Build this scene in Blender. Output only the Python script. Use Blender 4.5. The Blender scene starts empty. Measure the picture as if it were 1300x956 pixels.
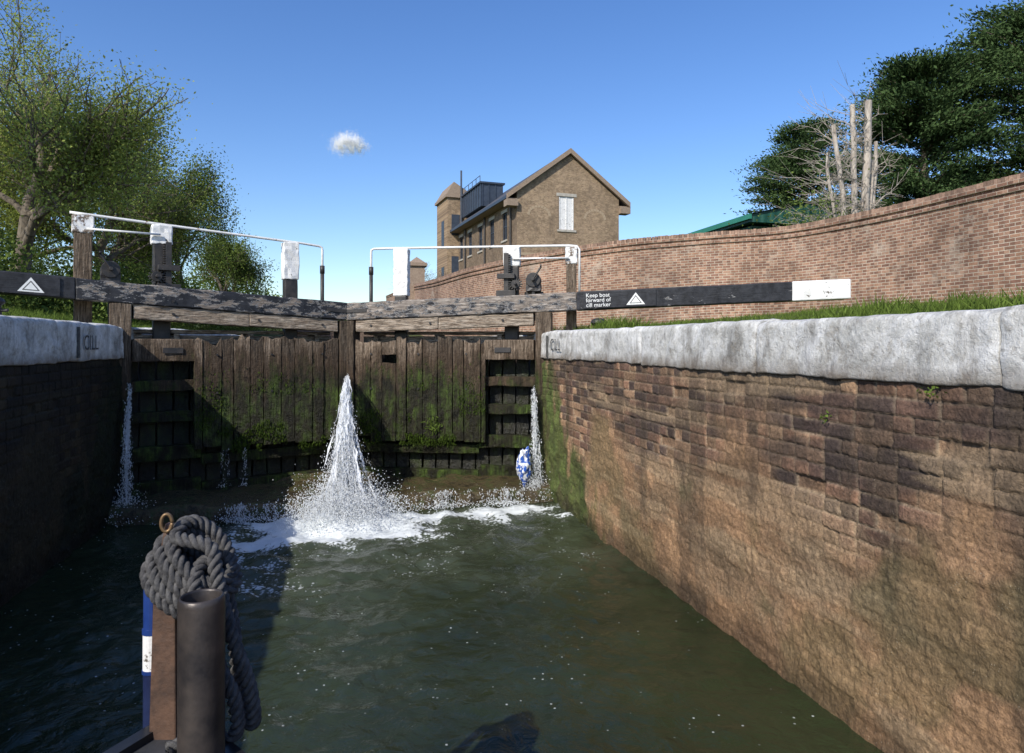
import bpy, bmesh, math, random
import numpy as np
from mathutils import Vector, Matrix
sc=bpy.context.scene
R=math.radians
rng=np.random.default_rng(7); random.seed(7)
# ------------------------------------------------------------ noise
_T=np.random.default_rng(1).random((256,256))
def vn(x,y,s=0):
    x=np.asarray(x,float)+s*17.3; y=np.asarray(y,float)+s*9.7
    xi=np.floor(x).astype(int); yi=np.floor(y).astype(int); fx=x-xi; fy=y-yi
    fx=fx*fx*(3-2*fx); fy=fy*fy*(3-2*fy)
    g=lambda a,b:_T[a%256,b%256]
    return (g(xi,yi)*(1-fx)+g(xi+1,yi)*fx)*(1-fy)+(g(xi,yi+1)*(1-fx)+g(xi+1,yi+1)*fx)*fy
def fbm(x,y,o=4,s=0):
    r=0;a=.5;t=0
    for i in range(o):
        r=r+a*vn(np.asarray(x)*2**i,np.asarray(y)*2**i,s+i*3);t+=a;a*=.5
    return r/t
def S(t): 
    t=np.clip(t,0,1); return t*t*(3-2*t)
# ------------------------------------------------------------ mesh helpers
def fast_mesh(name,V,F):
    V=np.asarray(V,np.float32); F=np.asarray(F,np.int32)
    me=bpy.data.meshes.new(name); k=F.shape[1]
    me.vertices.add(len(V)); me.vertices.foreach_set('co',V.ravel())
    me.loops.add(F.size); me.loops.foreach_set('vertex_index',F.ravel())
    me.polygons.add(len(F)); me.polygons.foreach_set('loop_start',np.arange(0,F.size,k,dtype=np.int32))
    me.update(calc_edges=True)
    return me
def fattr(me,name,vals):
    a=me.attributes.new(name,'FLOAT','POINT'); a.data.foreach_set('value',np.asarray(vals,np.float32).ravel())
def cattr(me,name,cols):
    a=me.attributes.new(name,'FLOAT_COLOR','POINT'); c=np.ones((len(cols),4),np.float32); c[:,:3]=cols
    a.data.foreach_set('color',c.ravel())
def link(me,name,mats,smooth=False):
    o=bpy.data.objects.new(name,me); sc.collection.objects.link(o)
    for m in (mats if isinstance(mats,list) else [mats]): me.materials.append(m)
    if smooth: me.polygons.foreach_set('use_smooth',np.ones(len(me.polygons),bool))
    n=len(me.vertices); co=np.empty(n*3,np.float32); me.vertices.foreach_get('co',co); co=co.reshape(-1,3)
    c=(co.min(0)+co.max(0))/2; co-=c; me.vertices.foreach_set('co',co.ravel()); me.update(); o.location=[float(v) for v in c]
    return o
def group(name,kids):
    L=[k.location for k in kids]; c=sum(L,Vector())/len(L)
    e=bpy.data.objects.new(name,None); sc.collection.objects.link(e); e.location=c; e.empty_display_size=.3
    for k in kids:
        k.parent=e; k.matrix_parent_inverse=Matrix.Translation(-c)
    return e
class Acc:
    def __init__(s): s.v=[];s.f=[];s.m=[];s.t=[]
    def add(s,V,F,m=0,tone=.5):
        b=len(s.v); s.v+= [tuple(p) for p in V]; s.f+=[tuple(i+b for i in f) for f in F]; s.m+=[m]*len(F); s.t+=[tone]*len(V)
    def box(s,f,a,b,c,seg=1e9,amp=0,m=0,tone=.5,topj=0):
        n=[max(1,int(math.ceil((r[1]-r[0])/seg))) for r in (a,b,c)]
        idx={};V=[];sd=random.random()*50
        def g(i,j,k):
            if (i,j,k) in idx: return idx[(i,j,k)]
            q=[a[0]+(a[1]-a[0])*i/n[0],b[0]+(b[1]-b[0])*j/n[1],c[0]+(c[1]-c[0])*k/n[2]]
            if amp:
                for d in range(3): q[d]+=random.uniform(-amp,amp)
            if topj and k==n[2]: q[2]+=topj*(float(vn(q[0]*18+sd,sd))-.5)
            idx[(i,j,k)]=len(V); V.append(f(*q)); return idx[(i,j,k)]
        F=[]
        for i in range(n[0]):
            for j in range(n[1]):
                for k,o in ((0,1),(n[2],0)):
                    q=[g(i,j,k),g(i+1,j,k),g(i+1,j+1,k),g(i,j+1,k)]; F.append(q[::-1] if o else q)
        for i in range(n[0]):
            for k in range(n[2]):
                for j,o in ((0,0),(n[1],1)):
                    q=[g(i,j,k),g(i+1,j,k),g(i+1,j,k+1),g(i,j,k+1)]; F.append(q[::-1] if o else q)
        for j in range(n[1]):
            for k in range(n[2]):
                for i,o in ((0,1),(n[0],0)):
                    q=[g(i,j,k),g(i,j+1,k),g(i,j+1,k+1),g(i,j,k+1)]; F.append(q[::-1] if o else q)
        s.add(V,F,m,tone)
    def cyl(s,p0,p1,r0,r1=None,n=16,m=0,tone=.5,cap=True,rings=1):
        r1=r0 if r1 is None else r1; p0=Vector(p0);p1=Vector(p1); d=(p1-p0).normalized()
        x=d.orthogonal().normalized(); y=d.cross(x); V=[];F=[]
        for k in range(rings+1):
            t=k/rings
            for i in range(n):
                A=2*math.pi*i/n; V.append(p0.lerp(p1,t)+(x*math.cos(A)+y*math.sin(A))*(r0+(r1-r0)*t))
        for k in range(rings):
            for i in range(n): F.append((k*n+i,k*n+(i+1)%n,(k+1)*n+(i+1)%n,(k+1)*n+i))
        if cap: F.append(tuple(range(n))[::-1]); F.append(tuple(range(rings*n,rings*n+n)))
        s.add(V,F,m,tone)
    def tube(s,pts,r,n=10,m=0,tone=.5):
        pts=[Vector(p) for p in pts]; V=[];F=[]; x=None
        for i,p in enumerate(pts):
            d=(pts[min(i+1,len(pts)-1)]-pts[max(i-1,0)]).normalized()
            x=d.orthogonal().normalized() if x is None else (x-d*x.dot(d)).normalized()
            y=d.cross(x)
            for k in range(n):
                A=2*math.pi*k/n; V.append(p+(x*math.cos(A)+y*math.sin(A))*r)
        for i in range(len(pts)-1):
            for k in range(n): F.append((i*n+k,i*n+(k+1)%n,(i+1)*n+(k+1)%n,(i+1)*n+k))
        F.append(tuple(range(n))[::-1]); e=(len(pts)-1)*n; F.append(tuple(range(e,e+n)))
        s.add(V,F,m,tone)
    def obj(s,name,mats,bevel=0,smooth=False,fix=True):
        me=bpy.data.meshes.new(name); me.from_pydata(s.v,[],s.f)
        me.polygons.foreach_set('material_index',s.m)
        fattr(me,'tone',s.t)
        if fix:
            bm=bmesh.new(); bm.from_mesh(me); bmesh.ops.recalc_face_normals(bm,faces=bm.faces); bm.to_mesh(me); bm.free()
        o=link(me,name,mats,smooth)
        if bevel:
            b=o.modifiers.new('b','BEVEL'); b.width=bevel; b.segments=2; b.limit_method='ANGLE'; b.angle_limit=R(45)
        return o
W=lambda x,y,z:(x,y,z)
# ------------------------------------------------------------ material helpers
class M:
    def __init__(s,name):
        s.m=bpy.data.materials.new(name); s.m.use_nodes=True; s.nt=s.m.node_tree; s.n=s.nt.nodes; s.l=s.nt.links
        s.b=s.n['Principled BSDF']; s.pos=s.n.new('ShaderNodeNewGeometry').outputs['Position']
    def put(s,sock,v):
        if isinstance(v,bpy.types.NodeSocket): s.l.new(v,sock)
        elif isinstance(v,(tuple,list)) and len(v)==3 and sock.type=='RGBA': sock.default_value=(*v,1)
        else: sock.default_value=v
    def st(s,sc3,vec=None):
        n=s.n.new('ShaderNodeVectorMath'); n.operation='MULTIPLY'; s.put(n.inputs[0],vec or s.pos); n.inputs[1].default_value=sc3; return n.outputs[0]
    def noise(s,scale,det=4,rough=.6,vec=None,st=None,dist=0):
        n=s.n.new('ShaderNodeTexNoise'); n.inputs['Scale'].default_value=scale; n.inputs['Detail'].default_value=det
        n.inputs['Roughness'].default_value=rough; n.inputs['Distortion'].default_value=dist
        v=vec or s.pos
        if st: v=s.st(st,v)
        s.l.new(v,n.inputs['Vector']); return n.outputs[0]
    def vor(s,scale,st=None,feat='F1'):
        n=s.n.new('ShaderNodeTexVoronoi'); n.feature=feat; n.inputs['Scale'].default_value=scale
        s.l.new(s.st(st) if st else s.pos,n.inputs['Vector']); return n.outputs['Distance']
    def ramp(s,f,st):
        n=s.n.new('ShaderNodeValToRGB'); s.put(n.inputs[0],f); e=n.color_ramp.elements
        while len(e)<len(st): e.new(.5)
        for q,(p,c) in zip(e,st):
            q.position=p; q.color=(*c,1) if isinstance(c,(tuple,list)) else (c,c,c,1)
        return n.outputs[0]
    def mix(s,f,a,b,bl='MIX'):
        n=s.n.new('ShaderNodeMix'); n.data_type='RGBA'; n.blend_type=bl
        s.put(n.inputs[0],f); s.put(n.inputs[6],a); s.put(n.inputs[7],b); return n.outputs[2]
    def ma(s,op,a,b=0.0):
        n=s.n.new('ShaderNodeMath'); n.operation=op; s.put(n.inputs[0],a); s.put(n.inputs[1],b); n.use_clamp=False; return n.outputs[0]
    def mr(s,v,a,b,c=0.0,d=1.0):
        n=s.n.new('ShaderNodeMapRange'); s.put(n.inputs[0],v)
        for i,q in enumerate((a,b,c,d)): n.inputs[i+1].default_value=q
        return n.outputs[0]
    def at(s,name,col=False):
        n=s.n.new('ShaderNodeAttribute'); n.attribute_name=name; return n.outputs['Color' if col else 'Fac']
    def xyz(s,i):
        n=s.n.new('ShaderNodeSeparateXYZ'); s.l.new(s.pos,n.inputs[0]); return n.outputs[i]
    def bump(s,h,st=.5,d=.01):
        n=s.n.new('ShaderNodeBump'); n.inputs['Strength'].default_value=st; n.inputs['Distance'].default_value=d
        s.put(n.inputs['Height'],h); s.l.new(n.outputs[0],s.b.inputs['Normal'])
    def done(s,col,rough=.8,metal=0,spec=None):
        s.put(s.b.inputs['Base Color'],col); s.put(s.b.inputs['Roughness'],rough); s.put(s.b.inputs['Metallic'],metal)
        if spec is not None: s.b.inputs['Specular IOR Level'].default_value=spec
        return s.m
def simple(name,c1,c2,scale=8,rough=.8,bump=.3,bd=.01,metal=0,st=None,tone=False,spec=None):
    m=M(name); n=m.noise(scale,4,.65,st=st); col=m.ramp(n,[(.3,c1),(.7,c2)])
    if tone: col=m.mix(1.0,col,m.ramp(m.at('tone'),[(0,.55),(1,1.3)]),'MULTIPLY')
    if bump: m.bump(m.noise(scale*5,3,.6,st=st),bump,bd)
    return m.done(col,rough,metal,spec)
# ---- materials
def m_lockwall():
    m=M('lock_wall_brick'); c=m.at('Col',True)
    f=m.noise(55,4,.7); c=m.mix(1.0,c,m.ramp(f,[(.25,.45),(.5,1.0),(.75,1.55)]),'MULTIPLY')
    sp=m.ramp(m.vor(60),[(.10,1.0),(.17,0.0)]); k=m.ma('MULTIPLY',sp,m.mr(m.noise(5,3),.48,.6)); k=m.ma('MULTIPLY',k,m.mr(m.xyz(2),-.4,-.9,.1,.6))
    c=m.mix(k,c,(.46,.40,.29))
    dk=m.ma('MULTIPLY',m.ramp(m.vor(43),[(.10,1.0),(.18,0.0)]),m.mr(m.noise(7,3),.42,.58,0,.7)); c=m.mix(dk,c,(.045,.032,.022))
    m.bump(m.ma('ADD',m.noise(90,5,.7),m.ma('MULTIPLY',m.noise(25,4),1.3)),.9,.011)
    return m.done(c,.75,spec=.3)
LW=m_lockwall()
def m_gatewood():
    m=M('weathered_gate_wood'); z=m.xyz(2)
    g=m.noise(9,6,.7,st=(6,6,.35),dist=.4); g2=m.noise(40,4,.6,st=(3,3,.15))
    top=m.ramp(g,[(.28,(.045,.031,.021)),(.42,(.14,.10,.068)),(.58,(.25,.19,.135)),(.76,(.43,.365,.285))])
    top=m.mix(1.0,top,m.ramp(g2,[(.35,.35),(.6,1.15)]),'MULTIPLY')
    top=m.mix(1.0,top,m.ramp(m.at('tone'),[(0,.5),(1,1.4)]),'MULTIPLY')
    low=m.ramp(m.noise(7,6,.7,st=(1,1,.6)),[(.3,(.008,.008,.005)),(.46,(.024,.022,.010)),(.57,(.042,.06,.012)),(.72,(.085,.135,.02))])
    low=m.mix(1.0,low,m.ramp(m.noise(16,4,.6,st=(3,3,.2)),[(.35,.4),(.65,1.3)]),'MULTIPLY')
    zz=m.ma('ADD',z,m.mr(m.noise(4,5,.7,st=(1.6,1.6,.35)),.2,.8,-.5,.5))
    f=m.mr(zz,-.30,-.62)
    mid=m.ramp(g,[(.3,(.020,.014,.009)),(.55,(.068,.044,.026)),(.75,(.14,.09,.05))])
    f2=m.mr(zz,.0,-.26,0,.92); c=m.mix(f2,top,mid); c=m.mix(f,c,low)
    m.bump(m.ma('ADD',g2,m.noise(30,5,.7)),1.0,.022)
    return m.done(c,m.mr(z,-.3,-.9,.85,.45),spec=.3)
GW=m_gatewood()
def m_drywood():
    m=M('bleached_timber'); g=m.noise(14,6,.7,st=(.35,.35,4)); g2=m.noise(50,4,.6,st=(.2,.2,2.5))
    top=m.ramp(g,[(.3,(.12,.085,.06)),(.45,(.27,.21,.155)),(.6,(.42,.35,.275)),(.78,(.55,.49,.41))]); top=m.mix(1.0,top,m.ramp(g2,[(.38,.35),(.55,1.1)]),'MULTIPLY')
    m.bump(m.ma('ADD',g2,m.noise(30,5,.7)),.9,.015); return m.done(top,.88,spec=.2)
DWD=m_drywood()
def m_slime():
    m=M('wet_slime'); 
    c=m.ramp(m.noise(6,6,.7,st=(1,1,.4)),[(.35,(.006,.006,.004)),(.5,(.018,.017,.008)),(.62,(.03,.042,.010)),(.75,(.07,.065,.04))])
    m.bump(m.noise(25,5,.7),1.0,.03); return m.done(c,.3)
SL=m_slime()
def m_cill():
    m=M('cill_stone'); c=m.ramp(m.noise(7,7,.7),[(.35,(.03,.024,.012)),(.5,(.10,.072,.034)),(.6,(.055,.07,.02)),(.75,(.25,.185,.10))])
    m.bump(m.noise(18,5,.7),1.0,.05); return m.done(c,.22)
CI=m_cill()
def m_coping():
    m=M('whitewashed_coping_stone'); 
    c=m.ramp(m.noise(3.2,8,.78,dist=.3),[(.30,(.14,.13,.11)),(.40,(.36,.35,.325)),(.48,(.56,.55,.515)),(.60,(.74,.73,.70))])
    c=m.mix(m.ma('MULTIPLY',m.ramp(m.noise(16,7,.8),[(.52,0.0),(.62,1.0)]),.65),c,(.30,.27,.225))
    st=m.ramp(m.noise(9,5,.7,st=(1,1,.2)),[(.52,0.0),(.66,1.0)]); c=m.mix(m.ma('MULTIPLY',st,.5),c,(.17,.155,.13))
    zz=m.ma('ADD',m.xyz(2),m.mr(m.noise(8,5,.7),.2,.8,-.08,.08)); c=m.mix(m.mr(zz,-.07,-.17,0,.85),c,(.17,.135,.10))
    m.bump(m.ma('ADD',m.noise(45,6,.75),m.noise(12,5,.6)),.9,.014); return m.done(c,.85,spec=.2)
CP=m_coping()
def m_beam(name,thr):
    m=M(name); n=m.noise(7,8,.72,st=(.8,.8,2.2)); g=m.noise(20,5,.7,st=(.35,.35,4))
    wood=m.ramp(g,[(.3,(.06,.048,.04)),(.5,(.20,.165,.135)),(.72,(.48,.43,.38))])
    k=m.ramp(n,[(thr,0.0),(thr+.025,1.0)])
    paint=m.ramp(m.noise(14,4),[(.3,(.008,.008,.01)),(.75,(.035,.036,.042))])
    c=m.mix(k,paint,wood); e=m.ramp(n,[(thr-.025,0.0),(thr-.01,.8),(thr+.004,0.0)])
    c=m.mix(e,c,(.55,.54,.52))
    m.bump(m.ma('ADD',m.ma('MULTIPLY',k,-1.0),m.ma('MULTIPLY',g,.8)),.7,.008); return m.done(c,.5,spec=.35)
BPL=m_beam('peeling_black_paint',.54); BPR=m_beam('worn_black_paint',.47); BC=m_beam('black_paint',.66)
def m_white(name,thr=.6,under=(.12,.1,.08)):
    m=M(name); k=m.ramp(m.noise(11,7,.75),[(thr,0.0),(thr+.03,1.0)])
    c=m.mix(k,m.ramp(m.noise(6,5,.7),[(.3,(.6,.59,.56)),(.7,(.82,.81,.79))]),under); m.bump(m.noise(50,4),.4,.006); return m.done(c,.6)
WP=m_white('white_paint',.6); WP2=m_white('worn_white_paint',.5,(.16,.12,.09))
RAIL=m_white('white_rail_paint',.62,(.2,.09,.05))
IRON=simple('black_iron',(.01,.01,.011),(.05,.042,.036),12,.5,.4,.004)
RUST=simple('rusty_steel',(.035,.021,.015),(.13,.07,.042),14,.65,.5,.004)
def m_brick(name,c1,c2,mo,dirv=None,uv=False,dirt=.6,pale=None,od_=1.0):
    m=M(name)
    if uv: v=m.n.new('ShaderNodeUVMap').outputs[0]
    else:
        d=m.n.new('ShaderNodeVectorMath'); d.operation='DOT_PRODUCT'; m.l.new(m.pos,d.inputs[0]); d.inputs[1].default_value=dirv
        cb=m.n.new('ShaderNodeCombineXYZ'); m.l.new(d.outputs['Value'],cb.inputs[0]); m.l.new(m.xyz(2),cb.inputs[1]); v=cb.outputs[0]
    b=m.n.new('ShaderNodeTexBrick'); m.l.new(v,b.inputs['Vector']); b.inputs['Scale'].default_value=1
    b.inputs['Brick Width'].default_value=.225; b.inputs['Row Height'].default_value=.075; b.inputs['Mortar Size'].default_value=.009
    b.inputs['Mortar Smooth'].default_value=.3; b.inputs['Bias'].default_value=0
    b.inputs['Color1'].default_value=(*c1,1); b.inputs['Color2'].default_value=(*c2,1); b.inputs['Mortar'].default_value=(*mo,1)
    c=m.mix(1.0,b.outputs['Color'],m.ramp(m.noise(3,5,.7,vec=v),[(.3,.6),(.5,1.0),(.72,1.25)]),'MULTIPLY')
    c=m.mix(1.0,c,m.ramp(m.noise(.5,4,.6,vec=v),[(.35,dirt),(.6,1.1)]),'MULTIPLY')
    od=m.n.new('ShaderNodeTexWhiteNoise'); od.noise_dimensions='2D'
    sn=m.n.new('ShaderNodeVectorMath'); sn.operation='SNAP'; m.l.new(v,sn.inputs[0]); sn.inputs[1].default_value=(.1125,.075,1); m.l.new(sn.outputs[0],od.inputs['Vector'])
    inv=m.ma('MULTIPLY',m.ma('SUBTRACT',1.0,b.outputs['Fac']),od_)
    c=m.mix(m.ma('MULTIPLY',inv,m.ramp(od.outputs['Value'],[(.70,0.0),(.76,.6)])),c,(c1[0]*.4,c1[1]*.38,c1[2]*.42))
    c=m.mix(m.ma('MULTIPLY',inv,m.ramp(od.outputs['Value'],[(.12,.5),(.18,0.0)])),c,(c1[0]*1.25,c1[1]*1.4,c1[2]*1.5))
    if pale: c=m.mix(m.ma('MULTIPLY',m.ramp(m.noise(.9,6,.75,vec=v),[(.55,0.0),(.66,1.0)]),.6),c,pale)
    st=m.ma('MULTIPLY',m.ramp(m.noise(1.2,5,.7,vec=m.st((1,.15,1),v)),[(.56,0.0),(.68,1.0)]),.35); c=m.mix(st,c,(.08,.06,.05))
    m.bump(m.ma('ADD',m.ma('MULTIPLY',b.outputs['Fac'],-1.0),m.noise(30,3,vec=v)),.6,.012)
    return m.done(c,.88,spec=.2)
PB=m_brick('park_wall_brick',(.35,.20,.13),(.24,.13,.092),(.49,.42,.33),uv=True,dirt=.6,pale=(.47,.39,.31))
th=R(6); HA=(math.cos(th),math.sin(th),0); HB=(-math.sin(th),math.cos(th),0)
B1=m_brick('house_brick_front',dirv=HA,dirt=.8,c1=(.36,.25,.15),c2=(.24,.16,.10),mo=(.30,.25,.185),od_=.45)
B2=m_brick('house_brick_side_shaded',dirv=HB,dirt=.75,c1=(.22,.155,.10),c2=(.15,.105,.068),mo=(.2,.165,.125),od_=.45)  # same house brick, darker: the side walls' shade is in the colour
STONE=simple('pale_stone',(.32,.29,.24),(.46,.43,.37),5)
SLATE=simple('slate_roof',(.05,.05,.055),(.10,.10,.11),4,.6,.6,.02)
TANK=simple('tank_blue_grey',(.022,.032,.05),(.045,.06,.088),3,.5,.2)
GLASS=simple('window_glass',(.01,.012,.015),(.02,.024,.03),2,.08,0)
DKB=simple('dark_brick_base',(.08,.055,.04),(.16,.11,.08),9,.85,.6,.02)
def m_ground():
    m=M('grass_ground'); c=m.ramp(m.noise(1.3,7,.7),[(.3,(.045,.065,.018)),(.5,(.07,.095,.025)),(.62,(.13,.11,.065)),(.75,(.17,.15,.11))])
    m.bump(m.noise(20,4,.7),1,.04); return m.done(c,.95,spec=.1)
GR=m_ground()
def m_leaf(name,dark,light,tr=.35):
    m=M(name); c=m.ramp(m.at('tone'),[(0,dark),(1,light)])
    m.n.remove(m.b); d=m.n.new('ShaderNodeBsdfDiffuse'); t=m.n.new('ShaderNodeBsdfTranslucent'); x=m.n.new('ShaderNodeMixShader'); x.inputs[0].default_value=tr
    m.l.new(c,d.inputs[0]); m.l.new(c,t.inputs[0]); m.l.new(d.outputs[0],x.inputs[1]); m.l.new(t.outputs[0],x.inputs[2])
    m.l.new(x.outputs[0],m.n['Material Output'].inputs[0]); return m.m
LF1=m_leaf('spring_leaves',(.13,.16,.035),(.42,.49,.13),.4)
LF2=m_leaf('hedge_leaves',(.055,.085,.022),(.22,.29,.07))
LFD=m_leaf('dark_leaves',(.03,.05,.013),(.13,.17,.05),.3)
CON=m_leaf('conifer_foliage',(.015,.034,.016),(.10,.155,.055),.15)
GRS=m_leaf('grass_blades',(.06,.09,.018),(.17,.24,.05),.3)
BARK=simple('bark',(.08,.065,.045),(.21,.17,.125),10,.9,.8,.02,st=(1,1,.3))
BARK2=simple('pale_bare_wood',(.28,.23,.19),(.52,.47,.40),8,.9,.6,.02,st=(1,1,.3))

# ------------------------------------------------------------ camera / light / sky
cd=bpy.data.cameras.new('camera'); cam=bpy.data.objects.new('camera',cd); sc.collection.objects.link(cam); sc.camera=cam
cd.lens=24; cd.sensor_width=36; cd.clip_end=5000; cd.clip_start=.05; cd.shift_y=-.0346
cam.location=(0,0,0); cam.rotation_euler=(R(90.26),0,R(-13.6))
EL,AZ=37,44
sv=Vector((-math.sin(R(AZ))*math.cos(R(EL)),-math.cos(R(AZ))*math.cos(R(EL)),math.sin(R(EL))))
ld=bpy.data.lights.new('sun','SUN'); lo=bpy.data.objects.new('sun',ld); sc.collection.objects.link(lo); ld.energy=5.0; ld.angle=R(.5); ld.color=(1,.95,.865)
lo.rotation_euler=sv.to_track_quat('Z','Y').to_euler(); lo.location=(-20,-20,30)
w=bpy.data.worlds.new('World'); sc.world=w; w.use_nodes=True; nt=w.node_tree
sky=nt.nodes.new('ShaderNodeTexSky'); sky.sky_type='NISHITA'; sky.sun_disc=False; sky.sun_elevation=R(EL); sky.sun_rotation=R(180+AZ)
sky.air_density=1.0; sky.dust_density=.6; sky.ozone_density=2.2
hs=nt.nodes.new('ShaderNodeHueSaturation'); hs.inputs['Saturation'].default_value=1.25; hs.inputs['Value'].default_value=1.25; hs.inputs['Hue'].default_value=.511
nt.links.new(sky.outputs[0],hs.inputs['Color']); nt.links.new(hs.outputs[0],nt.nodes['Background'].inputs[0]); nt.nodes['Background'].inputs[1].default_value=.15
sc.view_settings.view_transform='Standard'; sc.view_settings.look='None'; sc.view_settings.exposure=0

# ------------------------------------------------------------ terrain
def zt(x,y):
    x=np.asarray(x,float);y=np.asarray(y,float)
    r=np.where(x>0,.10+.72*S((x-2.9)/9.5),.15+.45*S((-x-2.9)/3.5))
    r=r+S((y-26)/55)*2.7
    return r+(fbm(x*.8,y*.8,3)-.5)*.10*S((np.abs(x)-2.75)/.6)
xs=np.unique(np.concatenate([np.linspace(-14,-2.74,46),np.linspace(2.74,14,46),[0,-1500,-600,-250,-120,-60,-35,-22,22,35,60,120,250,600,1500]]))
ys=np.unique(np.concatenate([np.linspace(-6,40,140),[-1500,-500,-200,-100,-60,-30,-15,45,50,56,64,75,90,120,170,300,700,1500]]))
X,Y=np.meshgrid(xs,ys,indexing='ij'); Z=zt(X,Y); V=np.stack([X,Y,Z],-1).reshape(-1,3); ny=len(ys); F=[]
for i in range(len(xs)-1):
    for j in range(ny-1):
        if abs((xs[i]+xs[i+1])/2)<2.7 and ys[j]>-60.1 and ys[j+1]<40.01: continue
        F.append((i*ny+j,(i+1)*ny+j,(i+1)*ny+j+1,i*ny+j+1))
link(fast_mesh('ground',V,F),'ground',GR,True)

# ------------------------------------------------------------ lock walls (height field brickwork)
def brick_hf(side,y0,y1,z0,z1,st):
    ny=int((y1-y0)/st)+1; nz=int((z1-z0)/st)+1
    y=np.linspace(y0,y1,ny);z=np.linspace(z0,z1,nz); Y,Z=np.meshgrid(y,z,indexing='ij')
    Yw=Y+(fbm(Y*6,Z*6,3,2)-.5)*.012; Zw=Z+(fbm(Y*4,Z*6,3,5)-.5)*.010+(fbm(Y*.7,Z*0,2,9)-.5)*.02
    ch=.075; row=np.floor((Zw-z1)/ch).astype(int); L=np.where(row%2==0,.228,.114)
    off=_T[row%256,3]*.04; col=np.floor((Yw+off)/L).astype(int)
    fy=(Yw+off)/L-col; fz=(Zw-z1)/ch-row
    d=np.minimum(np.minimum(fy,1-fy)*L,np.minimum(fz,1-fz)*ch)
    d=d+(fbm(Y*40,Z*40,2,4)-.5)*.009
    mo=1-S((d-.002)/.0065)
    r1=_T[(row*7+3)%256,(col*13+side)%256]; r2=_T[(row*5+90)%256,(col*11+41)%256]
    big=fbm(Y*1.3,Z*2.2,4,11); mud=S((-Z-.60+(big-.5)*1.6)/.45)
    n1=fbm(Y*9,Z*9,5,21); n2=fbm(Y*35,Z*35,3,31)
    h=(r1-.5)*.007-mo*.012*(1-.85*mud)+(n1-.5)*(.007+.013*mud)+(n2-.5)*(.005+.008*mud)
    h=h-(r2>.955)*.018*(1-mud)*(1-mo)
    pal=np.array([[.27,.15,.09],[.17,.098,.067],[.10,.066,.052],[.35,.215,.125]]); c=pal[(r2*3.999).astype(int)]
    c=c*(.6+.7*r1[...,None]); mortar=np.array([.33,.26,.175]); mk=(mo*(.72-.55*mud))[...,None]; c=c*(1-mk)+mortar*mk
    k=(S((fbm(Y*1.1,Z*3.5,4,41)-.48)/.15)*.7*(1-S((-Z-.55)/.5)))[...,None]; c=c*(1-k)+np.array([.048,.036,.03])*k
    k=(S((fbm(Y*5,Z*1.6,4,44)-.50)/.12)*.5*(1-S((-Z-.45)/.5)))[...,None]; c=c*(1-k)+np.array([.055,.04,.031])*k
    mc=np.array([.305,.185,.098])*(.3+1.3*fbm(Y*2.2,Z*4.5,4,51)[...,None]); gr=(S((fbm(Y*3,Z*3,4,52)-.5)/.2)*.5)[...,None]; mc=mc*(1-gr)+np.array([.20,.15,.09])*gr
    mc=mc*(.88+.24*r1[...,None])
    m_=(mud*.86)[...,None]; c=c*(1-m_)+mc*m_
    k=(S((fbm(Y*.9,Z*7,4,61)-.56)/.1)*.45)[...,None]; c=c*(1-k)+np.array([.38,.275,.165])*k
    k=(S((fbm(Y*3.5,Z*.9,5,65)-.55)/.12)*.55)[...,None]; c=c*(1-k)+np.array([.07,.05,.033])*k
    k=(S((fbm(Y*1.7,Z*1.7,5,67)-.54)/.1)*.4*mud)[...,None]; c=c*(1-k)+np.array([.10,.10,.045])*k
    dd=fbm(Y*6,Z*2,5,71)
    ms=S((Y-5.8-(Z+1.8)*1.15+(dd-.5)*1.5)/.45)[...,None]; g=np.array([.055,.082,.018])*(.2+1.8*fbm(Y*8,Z*8,4,81)[...,None]); br=(S((fbm(Y*5,Z*3,4,83)-.5)/.12)*.55)[...,None]; g=g*(1-br)+np.array([.045,.032,.018])*br
    c=c*(1-ms*.9)+g*ms*.9; h=h+ms[...,0]*(n1-.4)*.045
    we=(S((-Z-1.60+(dd-.5)*.16)/.14)*.65)[...,None]; c=c*(1-we)+c*.3*we
    if side<0: c=c*np.array([.10,.115,.085])  # left wall near black: its shade painted into the slimy greenish tint
    V=np.stack([side*(2.3-h),Y,Z],-1).reshape(-1,3)
    i=np.arange(ny-1)[:,None]*nz+np.arange(nz-1)[None]; F=np.stack([i,i+nz,i+nz+1,i+1],-1).reshape(-1,4)
    if side>0: F=F[:,::-1]
    me=fast_mesh('face',V,F); cattr(me,'Col',c.reshape(-1,3)); return link(me,'brick_face',LW,True)
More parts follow.
